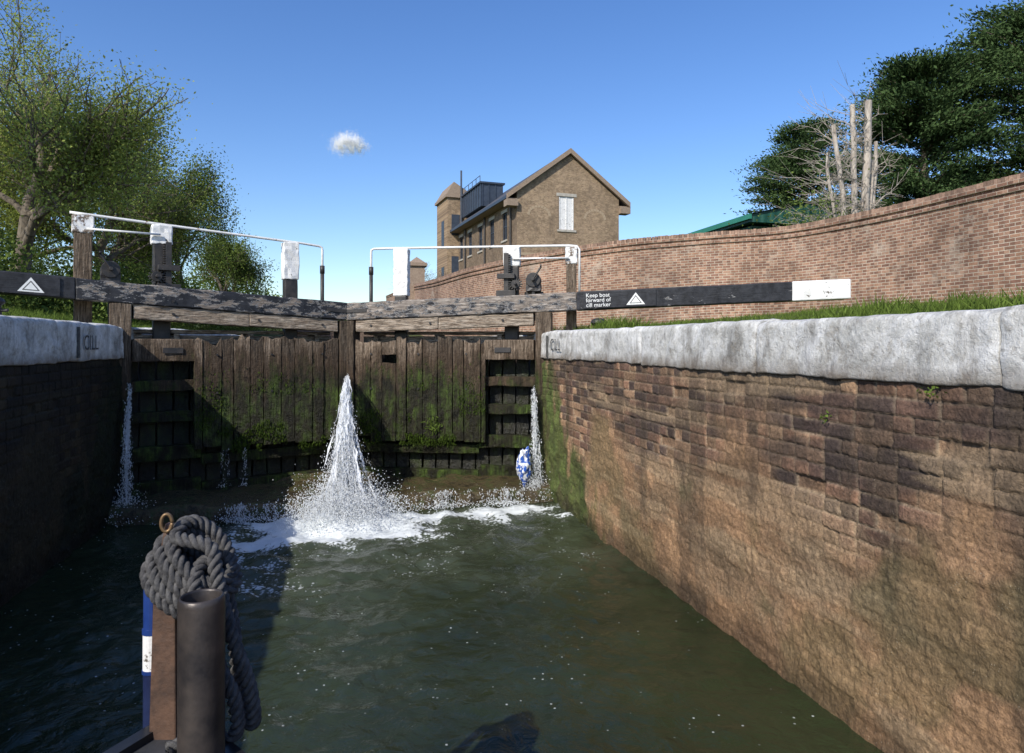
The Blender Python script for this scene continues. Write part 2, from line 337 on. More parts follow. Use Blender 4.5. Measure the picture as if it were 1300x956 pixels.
def coping(side,y0,y1,z0,z1,sx=.47,name='coping_stone'):
    prof=[]; r=.04; a,b=-.018,sx
    for cx,cz,A0 in ((b-r,z1-r,0),(a+r,z1-r,90),(a+.012,z0+.012,180),(b-.012,z0+.012,270)):
        rr=r if cz>z0+.02 else .012
        for k in range(5):
            A=R(A0+k*22.5); prof.append((cx+rr*math.cos(A),cz+rr*math.sin(A)))
    P=[]; 
    for i in range(len(prof)):
        p,q=np.array(prof[i]),np.array(prof[(i+1)%len(prof)]); n=max(1,int(np.linalg.norm(q-p)/.02))
        for k in range(n): P.append(p+(q-p)*k/n)
    P=np.array(P); ctr=P.mean(0); n=len(P); yy=np.linspace(y0+.004,y1-.004,max(4,int((y1-y0)/.02))) if y1<12 and y0>-1 else np.linspace(y0+.004,y1-.004,20); V=[];F=[]
    for j,y in enumerate(yy):
        e=min(y-y0,y1-y); sh=1-.035*max(0,1-e/.03)
        q=ctr+(P-ctr)*sh; dn=(fbm(P[:,0]*9+y*7,P[:,1]*9+y*5,4,5)-.5)*.032+(fbm(P[:,0]*3+5,y*2.3+P[:,1],3,8)-.5)*.035+(fbm(P[:,0]*22+y*3,P[:,1]*22+y*21,3,15)-.5)*.012
        dr=(P-ctr)/np.linalg.norm(P-ctr,axis=1)[:,None]; q=q+dr*dn[:,None]
        for p in q: V.append((side*(2.3+p[0]),y,p[1]))
    for j in range(len(yy)-1):
        for i in range(n): F.append((j*n+i,j*n+(i+1)%n,(j+1)*n+(i+1)%n,(j+1)*n+i))
    A=Acc(); A.add(V,F); A.add([V[i] for i in range(n)],[tuple(range(n))]); A.add(V[-n:],[tuple(range(n))])
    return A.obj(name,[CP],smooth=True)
def text(s,size,origin,ax,up,mat,name,align='LEFT',ls=1.0):
    cu=bpy.data.curves.new(name,'FONT'); cu.body=s; cu.size=size; cu.align_x=align; cu.space_line=ls; cu.extrude=.0008
    o=bpy.data.objects.new(name,cu); sc.collection.objects.link(o); ax=Vector(ax).normalized(); up=Vector(up); up=(up-ax*up.dot(ax)).normalized(); n=ax.cross(up)
    o.matrix_world=Matrix(((ax.x,up.x,n.x,origin[0]),(ax.y,up.y,n.y,origin[1]),(ax.z,up.z,n.z,origin[2]),(0,0,0,1)))
    cu.materials.append(mat); return o
INK=simple('black_lettering',(.02,.02,.02),(.12,.12,.11),30,.7,0)
WHT=simple('white_lettering',(.7,.7,.68),(.8,.8,.78),30,.6,0)
for side in (1,-1):
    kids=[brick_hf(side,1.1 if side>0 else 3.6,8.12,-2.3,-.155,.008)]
    yh=1.1 if side>0 else 3.6
    A=Acc(); A.box(W,(2.31,2.7) if side>0 else (-2.7,-2.31),(-30,yh),(-2.3,-.16),tone=.5); 
    A.box(W,(2.36,2.7) if side>0 else (-2.7,-2.36),(yh,8.12),(-2.3,-.16)); A.box(W,(2.3,2.7) if side>0 else (-2.7,-2.3),(8.13,40),(-2.3,-.16)); kids.append(A.obj('wall_core',[DKB]))
    js=[-30,-10,-3,-.9,.5,1.98,3.49,5.07,6.8,8.3,9.9,11.5,13.2,15,20,30,40] if side>0 else [-30,-10,-3,-.6,1.2,2.9,4.5,6.25,7.9,9.5,11.2,13,15,20,30,40]
    zb,zt_=(-.165,.135) if side>0 else (-.15,.20)
    for a,b in zip(js[:-1],js[1:]): kids.append(coping(side,a,b,zb+random.uniform(-.006,.006),zt_+random.uniform(-.012,.012)))
    if side>0:
        kids.append(text('CILL',.19,(2.258,7.48,-.07),(0,-1,0),(0,0,1),INK,'cill_lettering'))
        A=Acc(); A.box(W,(2.255,2.27),(7.60,7.64),(-.15,.1)); kids.append(A.obj('cill_marker_line',[INK]))
    else:
        kids.append(text('CILL',.19,(-2.258,6.75,-.05),(0,1,0),(0,0,1),INK,'cill_lettering'))
        A=Acc(); A.box(W,(-2.27,-2.255),(6.62,6.66),(-.12,.15)); kids.append(A.obj('cill_marker_line',[INK]))
    group('lock_wall',kids)
A=Acc(); A.box(W,(-2.75,2.75),(40,40.5),(-2.3,1.2)); A.box(W,(-2.7,2.7),(-30.5,-30),(-2.3,.1)); A.obj('canal_end_wall',[DKB])
A=Acc(); A.box(W,(-2.7,2.7),(-30,40),(-2.6,-2.35)); A.obj('canal_bed',[DKB])

# cill ledge
def cill_y(x): return 7.48+(float(fbm(x*1.3,.3,2,8))-.5)*.25
A=Acc(); 
nx,nyy=110,30; V=[];F=[]
for i in range(nx+1):
    x=-2.3+4.6*i/nx
    for j in range(nyy+1):
        t=j/nyy
        if t<.35: y=cill_y(x); z=-2.3+(.66)*t/.35
        else: y=cill_y(x)+(t-.35)/.65*1.7; z=-1.64
        n=float(fbm(x*4,t*7,4,6))-.5
        y+=n*.16*(1 if t<.6 else .2); z+=n*.13*(t>.3)+ (.06 if t>.8 else 0)
        V.append((x,y,z))
for i in range(nx):
    for j in range(nyy): a=i*(nyy+1)+j; F.append((a,a+nyy+1,a+nyy+2,a+1))
A.add(V,F); A.obj('lock_cill',[CI],smooth=True)

# ------------------------------------------------------------ gates
def gate(side):
    cs,sn=.941,.339; kids=[]
    def f(a,v,z): return (side*(cs*a+sn*v), 8.9-sn*a+cs*v, z)
    slope=.038 if side>0 else .055
    zb=lambda a:.30+slope*a
    L=6.05
    A=Acc(); fb=lambda a,v,z:f(a,v,z+zb(a))
    cut=2.9
    A.box(fb,(.03,cut),(-.13,.13),(0,.215),.10,.005,m=0)
    A.box(fb,(cut,5.40),(-.128,.128),(0,.222),.2,.003,m=1)
    A.box(fb,(5.40,L),(-.13,.13),(-.002,.226),.2,.002,m=2)
    kids.append(A.obj('balance_beam',[BPR if side>0 else BPL,BC,WP],bevel=.012))
    A=Acc(); A.box(fb,(.15,1.2),(-.11,.13),(-.155,-.006),.10,.005); A.box(fb,(1.205,2.38),(-.105,.13),(-.16,-.008),.10,.005)
    kids.append(A.obj('top_rail',[DWD],bevel=.01))
    A=Acc()
    A.box(f,(1.78,2.39),(-.1,.08),(-.19,.055),.1,.004,tone=.7)
    for z0,z1,t in ((-.52,-.40,.5),(-.86,-.74,.4),(-1.28,-1.12,.2),(-1.66,-1.5,.2)): A.box(f,(1.70,2.39),(-.02,.08),(z0,z1),.1,.008,tone=t)
    A.box(f,(.15,1.69),(-.0,.1),(-1.36,-1.24),.12,.008,tone=.2); A.box(f,(.15,1.69),(-.02,.1),(-1.68,-1.56),.12,.006,tone=.2)
    kids.append(A.obj('frame_rails',[GW],bevel=.01))
    A=Acc(); A.box(f,(2.40,2.60),(-.12,.14),(-2.1,zb(2.5)-.005),.15,.004,tone=.4); A.box(f,(.005,.13),(-.12,.13),(-2.1,.295),.12,.005,tone=-.6)
    kids.append(A.obj('heel_and_mitre_posts',[GW],bevel=.012))
    A=Acc(); a=.14; i=0
    wd=[.19,.14,.21,.16,.2,.15,.18,.13,.2,.19]
    while a<1.76:
        w_=min(wd[(i+(side>0)*4)%10],1.79-a); 
        if w_<.06: break
        zt0=.06+random.uniform(-.05,.025); lo=-1.18+random.uniform(-.04,.04)
        dv=random.uniform(-.014,.014)
        tn=random.choice([.0,.25,.5,.8,1.1])
        if side>0 and i==2:
            A.box(f,(a+.005,a+w_-.005),(-.10+dv,-.04+dv),(lo,-.24),.07,.003,tone=tn,topj=.03)
            A.box(f,(a+.005,a+w_-.005),(-.10+dv,-.04+dv),(-.13,zt0),.07,.003,tone=.7,topj=.05)
        else: A.box(f,(a+.005,a+w_-.005),(-.10+dv,-.04+dv),(lo,zt0),.05,.004,tone=tn,topj=.14)
        a+=w_; i+=1
    kids.append(A.obj('facing_planks',[GW],bevel=.006))
    A=Acc(); a=.1
    while a<2.4:
        A.box(f,(a+.006,a+.16),(.13,.2),(-2.1,.0),.1,.006,tone=random.random()*.4); a+=.17
    kids.append(A.obj('back_sheeting',[SL],bevel=.008))
    A=Acc()
    for aa in (.35,1.1,2.0): 
        A.cyl(fb(aa,-.125,.06),fb(aa,-.145,.06),.014,n=8); A.cyl(fb(aa,-.105,-.08),fb(aa,-.125,-.08),.014,n=8)
    for aa in (.35,.95,1.55):
        for z in (-.12,-.55): A.cyl(f(aa,-.1,z),f(aa,-.12,z),.012,n=8)
    A.box(f,(1.9,2.1),(-.115,-.108),(-.1,-.04)); A.box(fb,(.02,.3),(-.143,-.136),(.09,.13)); 
    kids.append(A.obj('iron_straps_and_bolts',[IRON]))
    rz=lambda a:1.235+(0 if side>0 else .053*a)
    A=Acc(); v=.22
    def post(a,w_,t,z0,z1,zm,mt,mb):
        A.box(f,(a-w_*.42,a+w_*.42),(v-t/2,v+t/2),(z0,zm),.12,.003,m=mb); A.box(f,(a-w_/2,a+w_/2),(v-t/2-.006,v+t/2+.006),(zm,z1),.05,.006,m=mt)
    post(.65,.19,.12,.05,rz(.65)-.01,.62 if side>0 else .80,0,2)
    post(2.08,.21,.14,.05,rz(2.08)-.01,.98 if side>0 else 1.12,0,2)
    post(2.83,.15 if side>0 else .2,.13,.15,rz(2.83)-.02,1.0 if side>0 else 1.18,1,3)
    kids.append(A.obj('paddle_posts',[WP,WP2,IRON,GW],bevel=.012))
    A=Acc(); pts=[f(.245,v,.62),f(.245,v,rz(.2)-.05),f(.25,v,rz(.2)-.015),f(.285,v,rz(.2))]
    pts+=[f(a,v-.02,rz(a)+.0) for a in np.linspace(.5,2.8,12)]
    if side>0: pts+=[f(2.9,v-.02,rz(2.9)-.01),f(2.93,v-.02,rz(2.9)-.05),f(2.93,v-.02,.66)]
    else: pts+=[f(2.95,v-.02,rz(2.95))]
    A.tube(pts,.015); A.tube([f(.245,v,.2),f(.245,v,.95 if side>0 else .98)],.024,m=1); A.tube([f(.245,v,.9),f(.245,v,1.0)],.03,m=1)
    A.tube([f(2.1,v-.1,1.07 if side>0 else 1.22),f(2.8,v-.1,1.07 if side>0 else 1.22)],.012)
    kids.append(A.obj('handrail',[RAIL,IRON],smooth=True))
    A=Acc(); ra=2.02
    A.box(f,(ra-.03,ra+.03),(v-.13,v-.09),(.3,1.14))
    for k in range(26): A.box(f,(ra+.028,ra+.055),(v-.13,v-.09),(.46+k*.026,.472+k*.026))
    A.box(f,(ra-.12,ra+.12),(v-.17,v-.08),(.60,.67)); A.box(f,(ra-.11,ra+.11),(v-.17,v-.08),(.82,.88))
    for k in range(14):
        an=2*math.pi*k/14; A.box(lambda a,b,c:f(ra+.12+a*math.cos(an)-c*math.sin(an),v+b,.75+a*math.sin(an)+c*math.cos(an)),(.05,.082),(-.13,-.09),(-.008,.008))
    A.cyl(f(ra+.12,v-.14,.75),f(ra+.12,v-.08,.75),.055,n=18); A.cyl(f(ra+.12,v-.24,.75),f(ra+.12,v+.1,.75),.018,n=8)
    g=2.36 if side>0 else 2.58
    A.box(f,(g-.09,g+.09),(v-.14,v+.06),(.66,.82),.05,.006); A.cyl(f(g,v-.16,.8),f(g,v+.08,.8),.09,n=20); A.cyl(f(g,v-.25,.8),f(g,v-.16,.8),.02,n=8)
    A.box(f,(g-.02,g+.02),(v-.12,v+.04),(.3,.66)); A.box(f,(g-.12,g+.12),(v-.02,v+.02),(.60,.66)); A.tube([f(g,v-.2,.8),f(g+.1,v-.2,.95),f(g+.1,v-.25,.97)],.012)
    kids.append(A.obj('paddle_gear',[IRON],bevel=.003))
    A=Acc(); A.box(f,(.15,2.9),(.20,.5),(.12,.16),.2,.004,tone=.7); A.box(f,(.15,2.5),(.2,.27),(-.1,.1),.2,.004,tone=.5)
    for a in (.3,1.1,1.9,2.7): A.box(f,(a,a+.06),(.14,.5),(.03,.12),tone=.3)
    kids.append(A.obj('walkway_boards',[DWD],bevel=.006))
    group('lock_gate',kids)
    ax=Vector(f(1,0,zb(1)))-Vector(f(0,0,zb(0)));  ax=ax if side>0 else -ax; ax.normalize()
    s0=2.98 if side>0 else 3.03
    A=Acc(); A.box(fb,(s0,s0+.86),(-.142,-.135),(.012,.208)); k=[A.obj('sign_plate',[BC],bevel=.002)]
    if side>0:
        k.append(text('Keep boat\nforward of\ncill marker',.068,fb(s0+.03,-.145,.145),ax,(0,0,1),WHT,'sign_lettering',ls=.85)); tc=s0+.62
    else:
        k.append(text('Keep boat\nforward of\ncill marker',.068,fb(s0+.83,-.145,.145),ax,(0,0,1),WHT,'sign_lettering',ls=.85)); tc=s0+.24
    A=Acc(); P=[fb(tc-.11,-.1445,.035),fb(tc+.11,-.1445,.035),fb(tc,-.1445,.18)]; A.add(P,[(0,1,2)])
    C=(Vector(P[0])+Vector(P[1])+Vector(P[2]))/3; nf=Vector(f(0,-1,0))-Vector(f(0,0,0)); 
    Q=[C+(Vector(p)-C)*.66+nf*.002 for p in P]; A.add(Q,[(0,1,2)],m=1); Q=[C+(Vector(p)-C)*.5+nf*.004 for p in P]; A.add(Q,[(0,1,2)],m=0)
    k.append(A.obj('warning_triangle',[WHT,INK])); group('warning_sign',k)
gate(1); gate(-1)

# ------------------------------------------------------------ water
def m_water():
    m=M('canal_water'); fo=m.at('foam')
    n=m.noise(20,6,.75,dist=.6); v=m.vor(30); n=m.ma('ADD',m.ma('MULTIPLY',n,.8),m.ma('MULTIPLY',v,.45))
    n=m.ma('ADD',n,m.ma('MULTIPLY',m.noise(4.5,5,.7,dist=2.2),.75))
    k=m.ramp(m.ma('SUBTRACT',m.ma('MULTIPLY',fo,1.4),n),[(0.0,0.0),(.2,.95)])
    sp=m.ma('MULTIPLY',m.ramp(m.vor(17),[(.08,1.0),(.12,0.0)]),m.ramp(m.noise(2.2,3),[(.5,0.0),(.58,.6)]))
    k=m.ma('MAXIMUM',k,sp); k=m.ma('MINIMUM',k,1.0)
    turb=m.ma('MULTIPLY',m.ma('MULTIPLY',fo,fo),.6)
    base=m.ramp(m.noise(.8,3),[(.3,(.015,.021,.009)),(.7,(.028,.038,.016))]); base=m.mix(turb,base,(.14,.16,.11))
    c=m.mix(k,base,(.70,.73,.72))
    m.bump(m.ma('ADD',m.noise(9,5,.62,dist=.6),m.ma('MULTIPLY',k,.3)),.38,.05)
    return m.done(c,m.mr(k,0,1,.09,.6),spec=.3)
WA=m_water()
x=np.linspace(-2.32,2.32,220); y=np.concatenate([np.linspace(-30,-.5,40),np.linspace(-.4,8.2,430)]); X,Y=np.meshgrid(x,y,indexing='ij')
def gauss(cx,cy,sx,sy): return np.exp(-((X-cx)/sx)**2-((Y-cy)/sy)**2)
lace=fbm(X*2.6+fbm(X*1.5,Y*1.5,2,8)*2,Y*3.2,4,3)
foam=1.2*gauss(-.02,7.0,.55,.42)+.5*gauss(-1.95,6.8,.3,.45)+.7*gauss(1.8,7.3,.3,.22)+.42*S((X+1.3)/.5)*np.exp(-((Y-7.25)/.24)**2)
foam+=1.15*np.exp(-((Y-6.75)/.6)**2)*lace*S((X+1.8)/.6)*(.75+.25*S((1.6-X)/1))+.62*np.exp(-((Y-5.7)/1.1)**2)*fbm(X*1.6+4,Y*2.2,4,13)*1.3*S((X+2.2)/1.2)
foam+= .30*gauss(-1.2,4.9,.6,1.2)+.22*gauss(-.2,3.8,1.0,1.3)
foam=np.clip(foam,0,1.2)
rr=np.hypot(X,Y-7.0)
Z=-1.8+ .022*np.cos(rr*15+fbm(X*2,Y*2,2)*5)*np.exp(-rr*.5)+ (fbm(X*3.2,Y*3.2,4,3)-.5)*.05*(.35+np.exp(-rr*.35)) + gauss(-.02,7.05,.4,.3)*(.02+.14*fbm(X*9,Y*9,3,4))+(fbm(X*8,Y*8,3,9)-.5)*.02*(1+2*foam)
n_=len(y); i=np.arange(len(x)-1)[:,None]*n_+np.arange(n_-1)[None]; F=np.stack([i,i+n_,i+n_+1,i+1],-1).reshape(-1,4)
me=fast_mesh('w',np.stack([X,Y,Z],-1).reshape(-1,3),F); fattr(me,'foam',foam.ravel()); link(me,'canal_water',WA,True)
x=np.linspace(-2.32,2.32,12); y=np.linspace(9.3,40.1,60); X2,Y2=np.meshgrid(x,y,indexing='ij'); n_=60; i=np.arange(11)[:,None]*n_+np.arange(59)[None]; F=np.stack([i,i+n_,i+n_+1,i+1],-1).reshape(-1,4)
me=fast_mesh('w',np.stack([X2,Y2,X2*0-.12],-1).reshape(-1,3),F); fattr(me,'foam',X2.ravel()*0); link(me,'upper_pound_water',WA,True)

def m_fall():
    m=M('falling_water'); m.put(m.b.inputs['Base Color'],(.92,.94,.95)); m.b.inputs['Roughness'].default_value=.25
    tl=m.n.new('ShaderNodeBsdfTranslucent'); tl.inputs[0].default_value=(.92,.94,.95,1)
    x1=m.n.new('ShaderNodeMixShader'); x1.inputs[0].default_value=.4; m.l.new(m.b.outputs[0],x1.inputs[1]); m.l.new(tl.outputs[0],x1.inputs[2])
    m.l.new(x1.outputs[0],m.n['Material Output'].inputs[0]); return m.m
FW=m_fall(); DW=FW
def fall(name,n,src,dirv,spread,zend=-1.78,drops=4000,splash=1500,spr=.3,wid=(.006,.02),ph=.6,reach=None,flare=0.0):
    """ballistic ribbons, drops, splash; the stream breaks up (flare) as it falls"""
    A=Acc(); r=np.random.default_rng(len(name)+n); DP=[];DD=[];DS=[]
    lands=[]
    for k in range(n):
        p,sp=src(r.random()); p=np.array(p)+r.normal(0,.010,3); sx=np.clip(r.normal(0,spread),-2.0*spread,2.0*spread)
        if reach: sp=r.uniform(*reach)/math.sqrt(2*(p[2]-zend)/9.8)
        else: sp=sp*r.uniform(.5,1.05)
        d=np.array([dirv[0]+sx,dirv[1],-.05])*sp
        T=(d[2]+math.sqrt(max(.01,d[2]**2+2*9.8*(p[2]-zend))))/9.8; ns=12; w_=r.uniform(*wid); V=[];F=[]
        fl=np.array([np.clip(r.normal(0,flare),-2*flare,2*flare),r.normal(0,flare*.6),0]) if flare else np.zeros(3)
        cv=r.normal(0,1,2)
        t0=r.uniform(0,.6) if k%4 else 0; t1=min(1,t0+r.uniform(.15,.45))
        for s in range(ns+1):
            u=(t0+(t1-t0)*s/ns); t=u*T; q=p+d*t+fl*u**3; q[2]-=4.9*t*t; ww=w_*(.5+.7*u)*r.uniform(.4,1.3)*(0.1 if s in (0,ns) else 1)
            q=q+np.array([r.normal(0,.006),r.normal(0,.006),0])
            a_=cv[0]+s*.3; V.append(q+np.array([math.cos(a_),math.sin(a_),0])*ww); V.append(q-np.array([math.cos(a_),math.sin(a_),0])*ww)
        for s in range(ns): F.append((2*s,2*s+1,2*s+3,2*s+2))
        A.add(V,F); e=p+d*T+fl; e[2]=zend; lands.append(e)
        for _ in range(max(1,drops//n)):
            u=math.sqrt(r.random()); t=T*u; q=p+d*t+fl*u**3; q[2]-=4.9*t*t; q=q+r.normal(0,.010+.075*u**3*min(1,n/150),3); DP.append(q); v_=d+np.array([0,0,-9.8*t]); DD.append(v_/np.linalg.norm(v_)); DS.append((r.uniform(.0015,.0055),r.uniform(1.2,4)))
    lands=np.array(lands)
    for _ in range(splash):
        e=lands[r.integers(len(lands))]; hh=abs(r.normal(0,spr*ph)); g_=spr*(.75-.3*min(1,hh/spr)); q=e+np.array([r.normal(0,g_),r.normal(0,g_*.8),hh]); 
        v_=r.normal(0,1,3); DP.append(q); DD.append(v_/np.linalg.norm(v_)); DS.append((r.uniform(.0015,.0065),r.uniform(1,2.5)))
    DP=np.array(DP);DD=np.array(DD);DS=np.array(DS); x=np.cross(DD,[.3,.5,.81]); x/=np.linalg.norm(x,axis=1)[:,None]; y=np.cross(DD,x)
    rr_=DS[:,:1]; ll=rr_*DS[:,1:]; V=np.stack([DP+x*rr_,DP+y*rr_,DP-x*rr_,DP-y*rr_,DP+DD*ll,DP-DD*ll],1).reshape(-1,3)
    b=np.arange(len(DP))[:,None,None]*6; F=(b+np.array([[0,1,4],[1,2,4],[2,3,4],[3,0,4],[1,0,5],[2,1,5],[3,2,5],[0,3,5]])).reshape(-1,3)
    o1=A.obj('water_sheets',[FW],smooth=True,fix=False); o2=link(fast_mesh('d',V,F),'droplets',DW,True); group(name,[o1,o2])
def s_main(t):
    t=t**1.4; z=-.38-.9*t; return (.01+.03*(t-.3),8.72,z),1
fall('waterfall',620,s_main,(-.02,-1.0),.042,drops=20000,splash=15000,spr=.33,wid=(.004,.015),ph=.48,reach=(1.25,1.95),flare=.15)
fall('waterfall',44,lambda t:((2.20,7.98,-.5-.3*t),1.0+.2*t),(-.14,-.75),.03,drops=2000,splash=2000,spr=.17,wid=(.003,.008),flare=.03)
fall('waterfall',44,lambda t:((-2.22,7.95,-.4-.4*t),.9+.2*t),(.08,-.75),.028,drops=1500,splash=1400,spr=.2,wid=(.002,.006),flare=.03)
def s_cill(t):
    x=-1.3+3.3*t; x=x+.18*math.sin(x*9)*.6; return (x,cill_y(x)-.05,-1.62),.25
fall('cill_spill',200,s_cill,(0,-1.0),.2,drops=1400,splash=2600,spr=.12,wid=(.002,.008),ph=.25)
def s_tr(t): q=random.choice([-1.35,-1.3,-1.12]); return (q+random.uniform(-.015,.015),8.75-.34*abs(q)-.13,-1.15-.1*t),.06
fall('gate_trickle',12,s_tr,(0,-1.0),.02,zend=-1.6,drops=100,splash=40,spr=.04,wid=(.001,.0025))

# plastic bag caught in gate
bm=bmesh.new(); bmesh.ops.create_icosphere(bm,subdivisions=4,radius=1)
for v in bm.verts:
    c=v.co.copy(); n=float(fbm(c.x*2.2+3,c.z*2.5+c.y*2,4,3)); v.co=Vector((c.x*.085,c.y*.06,c.z*.2))*(.45+1.1*n); v.co+=Vector((2.0,7.66,-1.42))
me=bpy.data.meshes.new('bag'); bm.to_mesh(me); bm.free()
m=M('blue_white_plastic'); c=m.ramp(m.noise(7,3,.5,dist=1.5),[(.44,(.7,.72,.74)),(.47,(.02,.09,.4)),(.54,(.02,.09,.4)),(.57,(.75,.77,.78))]); m.bump(m.noise(40,3),.8,.01)
link(me,'plastic_bag',m.done(c,.3),True)

# ------------------------------------------------------------ foliage helpers
def leafmesh(name,P,ln,wd,mat,r,tone,D=None,nrm=None):
    n=len(P); t=r.normal(0,1,(n,3)) if D is None else D; t/=np.linalg.norm(t,axis=1)[:,None]
    q=r.normal(0,1,(n,3)); 
    if nrm is not None: q=q*.7+nrm
    b=np.cross(t,q); b/=np.linalg.norm(b,axis=1)[:,None]+1e-9; ln=(ln*r.uniform(.6,1.3,n))[:,None]; wd=(wd*r.uniform(.6,1.3,n))[:,None]
    V=np.stack([P-t*ln/2,P+b*wd/2,P+t*ln/2,P-b*wd/2],1).reshape(-1,3); F=np.arange(4*n).reshape(-1,4)
    me=fast_mesh(name,V,F); fattr(me,'tone',np.repeat(np.clip(tone,0,1),4)); return link(me,name,mat)
def branchmesh(segs,mat,name='trunk_and_limbs'):
    k=6; V=[];F=[]
    a=np.array([s[0] for s in segs]);b=np.array([s[1] for s in segs]);r0=np.array([s[2] for s in segs]);r1=np.array([s[3] for s in segs])
    d=b-a; d/=np.linalg.norm(d,axis=1)[:,None]+1e-9; x=np.cross(d,[.31,.2,.93]); x/=np.linalg.norm(x,axis=1)[:,None]+1e-9; y=np.cross(d,x)
    A=np.arange(k)*2*math.pi/k; ring=x[:,None]*np.cos(A)[None,:,None]+y[:,None]*np.sin(A)[None,:,None]
    V=np.concatenate([a[:,None]+ring*r0[:,None,None],b[:,None]+ring*r1[:,None,None]],1).reshape(-1,3)
    base=np.arange(len(segs))[:,None,None]*2*k; q=np.array([[i,(i+1)%k,k+(i+1)%k,k+i] for i in range(k)]); F=(base+q).reshape(-1,4)
    return link(fast_mesh(name,V,F),name,mat,True)
def tree(name,base,height,spread,tr,seed,nleaf,ls,mat,bark=BARK,levels=4,kids=5,up=.15,open_=.45,sig=.16,ang=(25,60),bare=False,trunk=.3,gap=.30):
    r=np.random.default_rng(seed); segs=[];anch=[]
    st=[(np.zeros(3),np.array([r.normal(0,.08),r.normal(0,.08),1.]),trunk,tr,0)]
    while st:
        p,d,L,rad,lv=st.pop(); ns=5; re=rad*(.55 if lv else .7)
        for s in range(ns):
            d=d+r.normal(0,.13 if lv else .06,3)+np.array([0,0,up*.3]); d/=np.linalg.norm(d); q=p+d*L/ns
            ra=rad+(re-rad)*s/ns; rb=rad+(re-rad)*(s+1)/ns; segs.append((p,q,ra,rb)); p=q
            if lv>=levels-1: anch.append(q)
            if lv<levels and (s>=2 or lv>0 and s>=1):
                nc=1 if r.random()<(kids-1)/4 else 0
                if lv==0 and s>=3: nc=2
                for _ in range(nc):
                    A=R(r.uniform(*ang)); ph=r.uniform(0,2*math.pi); o=np.cross(d,[math.cos(ph),math.sin(ph),.1]); o/=np.linalg.norm(o)
                    st.append((p,d*math.cos(A)+o*math.sin(A),L*r.uniform(.6,.85),rb*r.uniform(.5,.7),lv+1))
        if lv<levels: st.append((p,d+r.normal(0,.25,3),L*.75,re,lv+1))
    an=np.array(anch); mz=np.percentile(an[:,2],99.5); mr=np.percentile(np.hypot(an[:,0],an[:,1]),95); sc3=np.array([spread/mr,spread/mr,height/mz]); base=np.array(base)
    segs=[(a*sc3+base,b*sc3+base,max(.006,ra),max(.004,rb)) for a,b,ra,rb in segs]; an=an*sc3+base
    ks=[branchmesh(segs,bark)]
    if not bare:
        cl=fbm(an[:,0]*open_*2+an[:,1],an[:,2]*open_*2,2,seed); keep=cl>gap; an=an[keep]
        i=r.integers(0,len(an),nleaf); P=an[i]+r.normal(0,sig,(nleaf,3)); 
        tone=.5+.22*r.normal(0,1,nleaf)+.9*(fbm(P[:,0]*.9+P[:,1]*.7,P[:,2]*1.1,2,seed+5)-.5)
        ks.append(leafmesh('foliage',P,ls,ls*.55,mat,r,tone))
    return group(name,ks)
def gz(x,y): return float(zt(x,y))
tree('willow_tree',(-7.9,19.3,gz(-7.9,19.3)),6.6,4.2,.22,3,42000,.078,LF1,levels=4,sig=.2,gap=.38)
tree('willow_tree',(-7.6,24.6,gz(-7,24)),6.6,3.6,.2,5,38000,.085,LF1,levels=4,sig=.22,gap=.36)
tree('willow_tree',(-10.8,26,gz(-10,26)),9.6,4.8,.25,6,38000,.09,LF1,levels=4,sig=.25,gap=.38)
tree('ash_tree',(-6.2,30.0,gz(-6,30)),6.5,2.6,.16,8,48000,.10,LF2,levels=4,sig=.25,trunk=.16)
tree('ash_tree',(-5.6,35.5,gz(-5.6,35)),4.8,1.9,.12,9,24000,.10,LF2,levels=4,sig=.2,trunk=.12)
tree('oak_tree',(-8.9,12.6,gz(-8.6,12)),8.8,2.9,.25,12,32000,.07,LFD,levels=4,sig=.2,gap=.38)
tree('bare_tree',(6.6,66,gz(6,66)),5.2,3.2,.14,14,0,.1,LF1,bark=BARK,bare=True,levels=4)
r=np.random.default_rng(5); P=[]
for cx,cy,rad,h in [(-5.5,16,1.0,1.0),(-7,15,1.4,1.6),(-6.3,21,1.5,1.7),(-5.2,25,1.3,1.6),(-4.6,30,1.1,1.6),(-9,17,2,2.2),(-4.4,36,1.2,2.4),(-8.5,22,2,2.6),(-7.5,28,2,2.8)]:
    n=int(5000*rad); d=r.normal(0,1,(n,3)); d/=np.linalg.norm(d,axis=1)[:,None]; q=r.uniform(.6,1,n)[:,None]*(.75+.5*fbm(d[:,0]*3+cx,d[:,2]*3+d[:,1]*2,3)[:,None])
    p=d*q*np.array([rad,rad,h]); p[:,2]=np.abs(p[:,2])+gz(cx,cy); p[:,0]+=cx;p[:,1]+=cy; P.append(p)
P=np.concatenate(P); leafmesh('hedge_shrubs',P,.09,.05,LF2,r,.4+.25*r.normal(0,1,len(P)))
P=[]
for k in range(46):
    cx=r.uniform(-90,-8); cy=r.uniform(75,120); h=r.uniform(3,6); n=1200; d=r.normal(0,1,(n,3)); d/=np.linalg.norm(d,axis=1)[:,None]
    p=d*(r.uniform(.6,1,n)[:,None])*np.array([4,4,h])*(.7+.6*fbm(d[:,0]*3+cx,d[:,2]*3,3)[:,None]); p[:,2]=np.abs(p[:,2])+2.6; p[:,0]+=cx;p[:,1]+=cy;P.append(p)
P=np.concatenate(P); leafmesh('distant_trees',P,.35,.22,LF2,r,.5+.2*r.normal(0,1,len(P)))

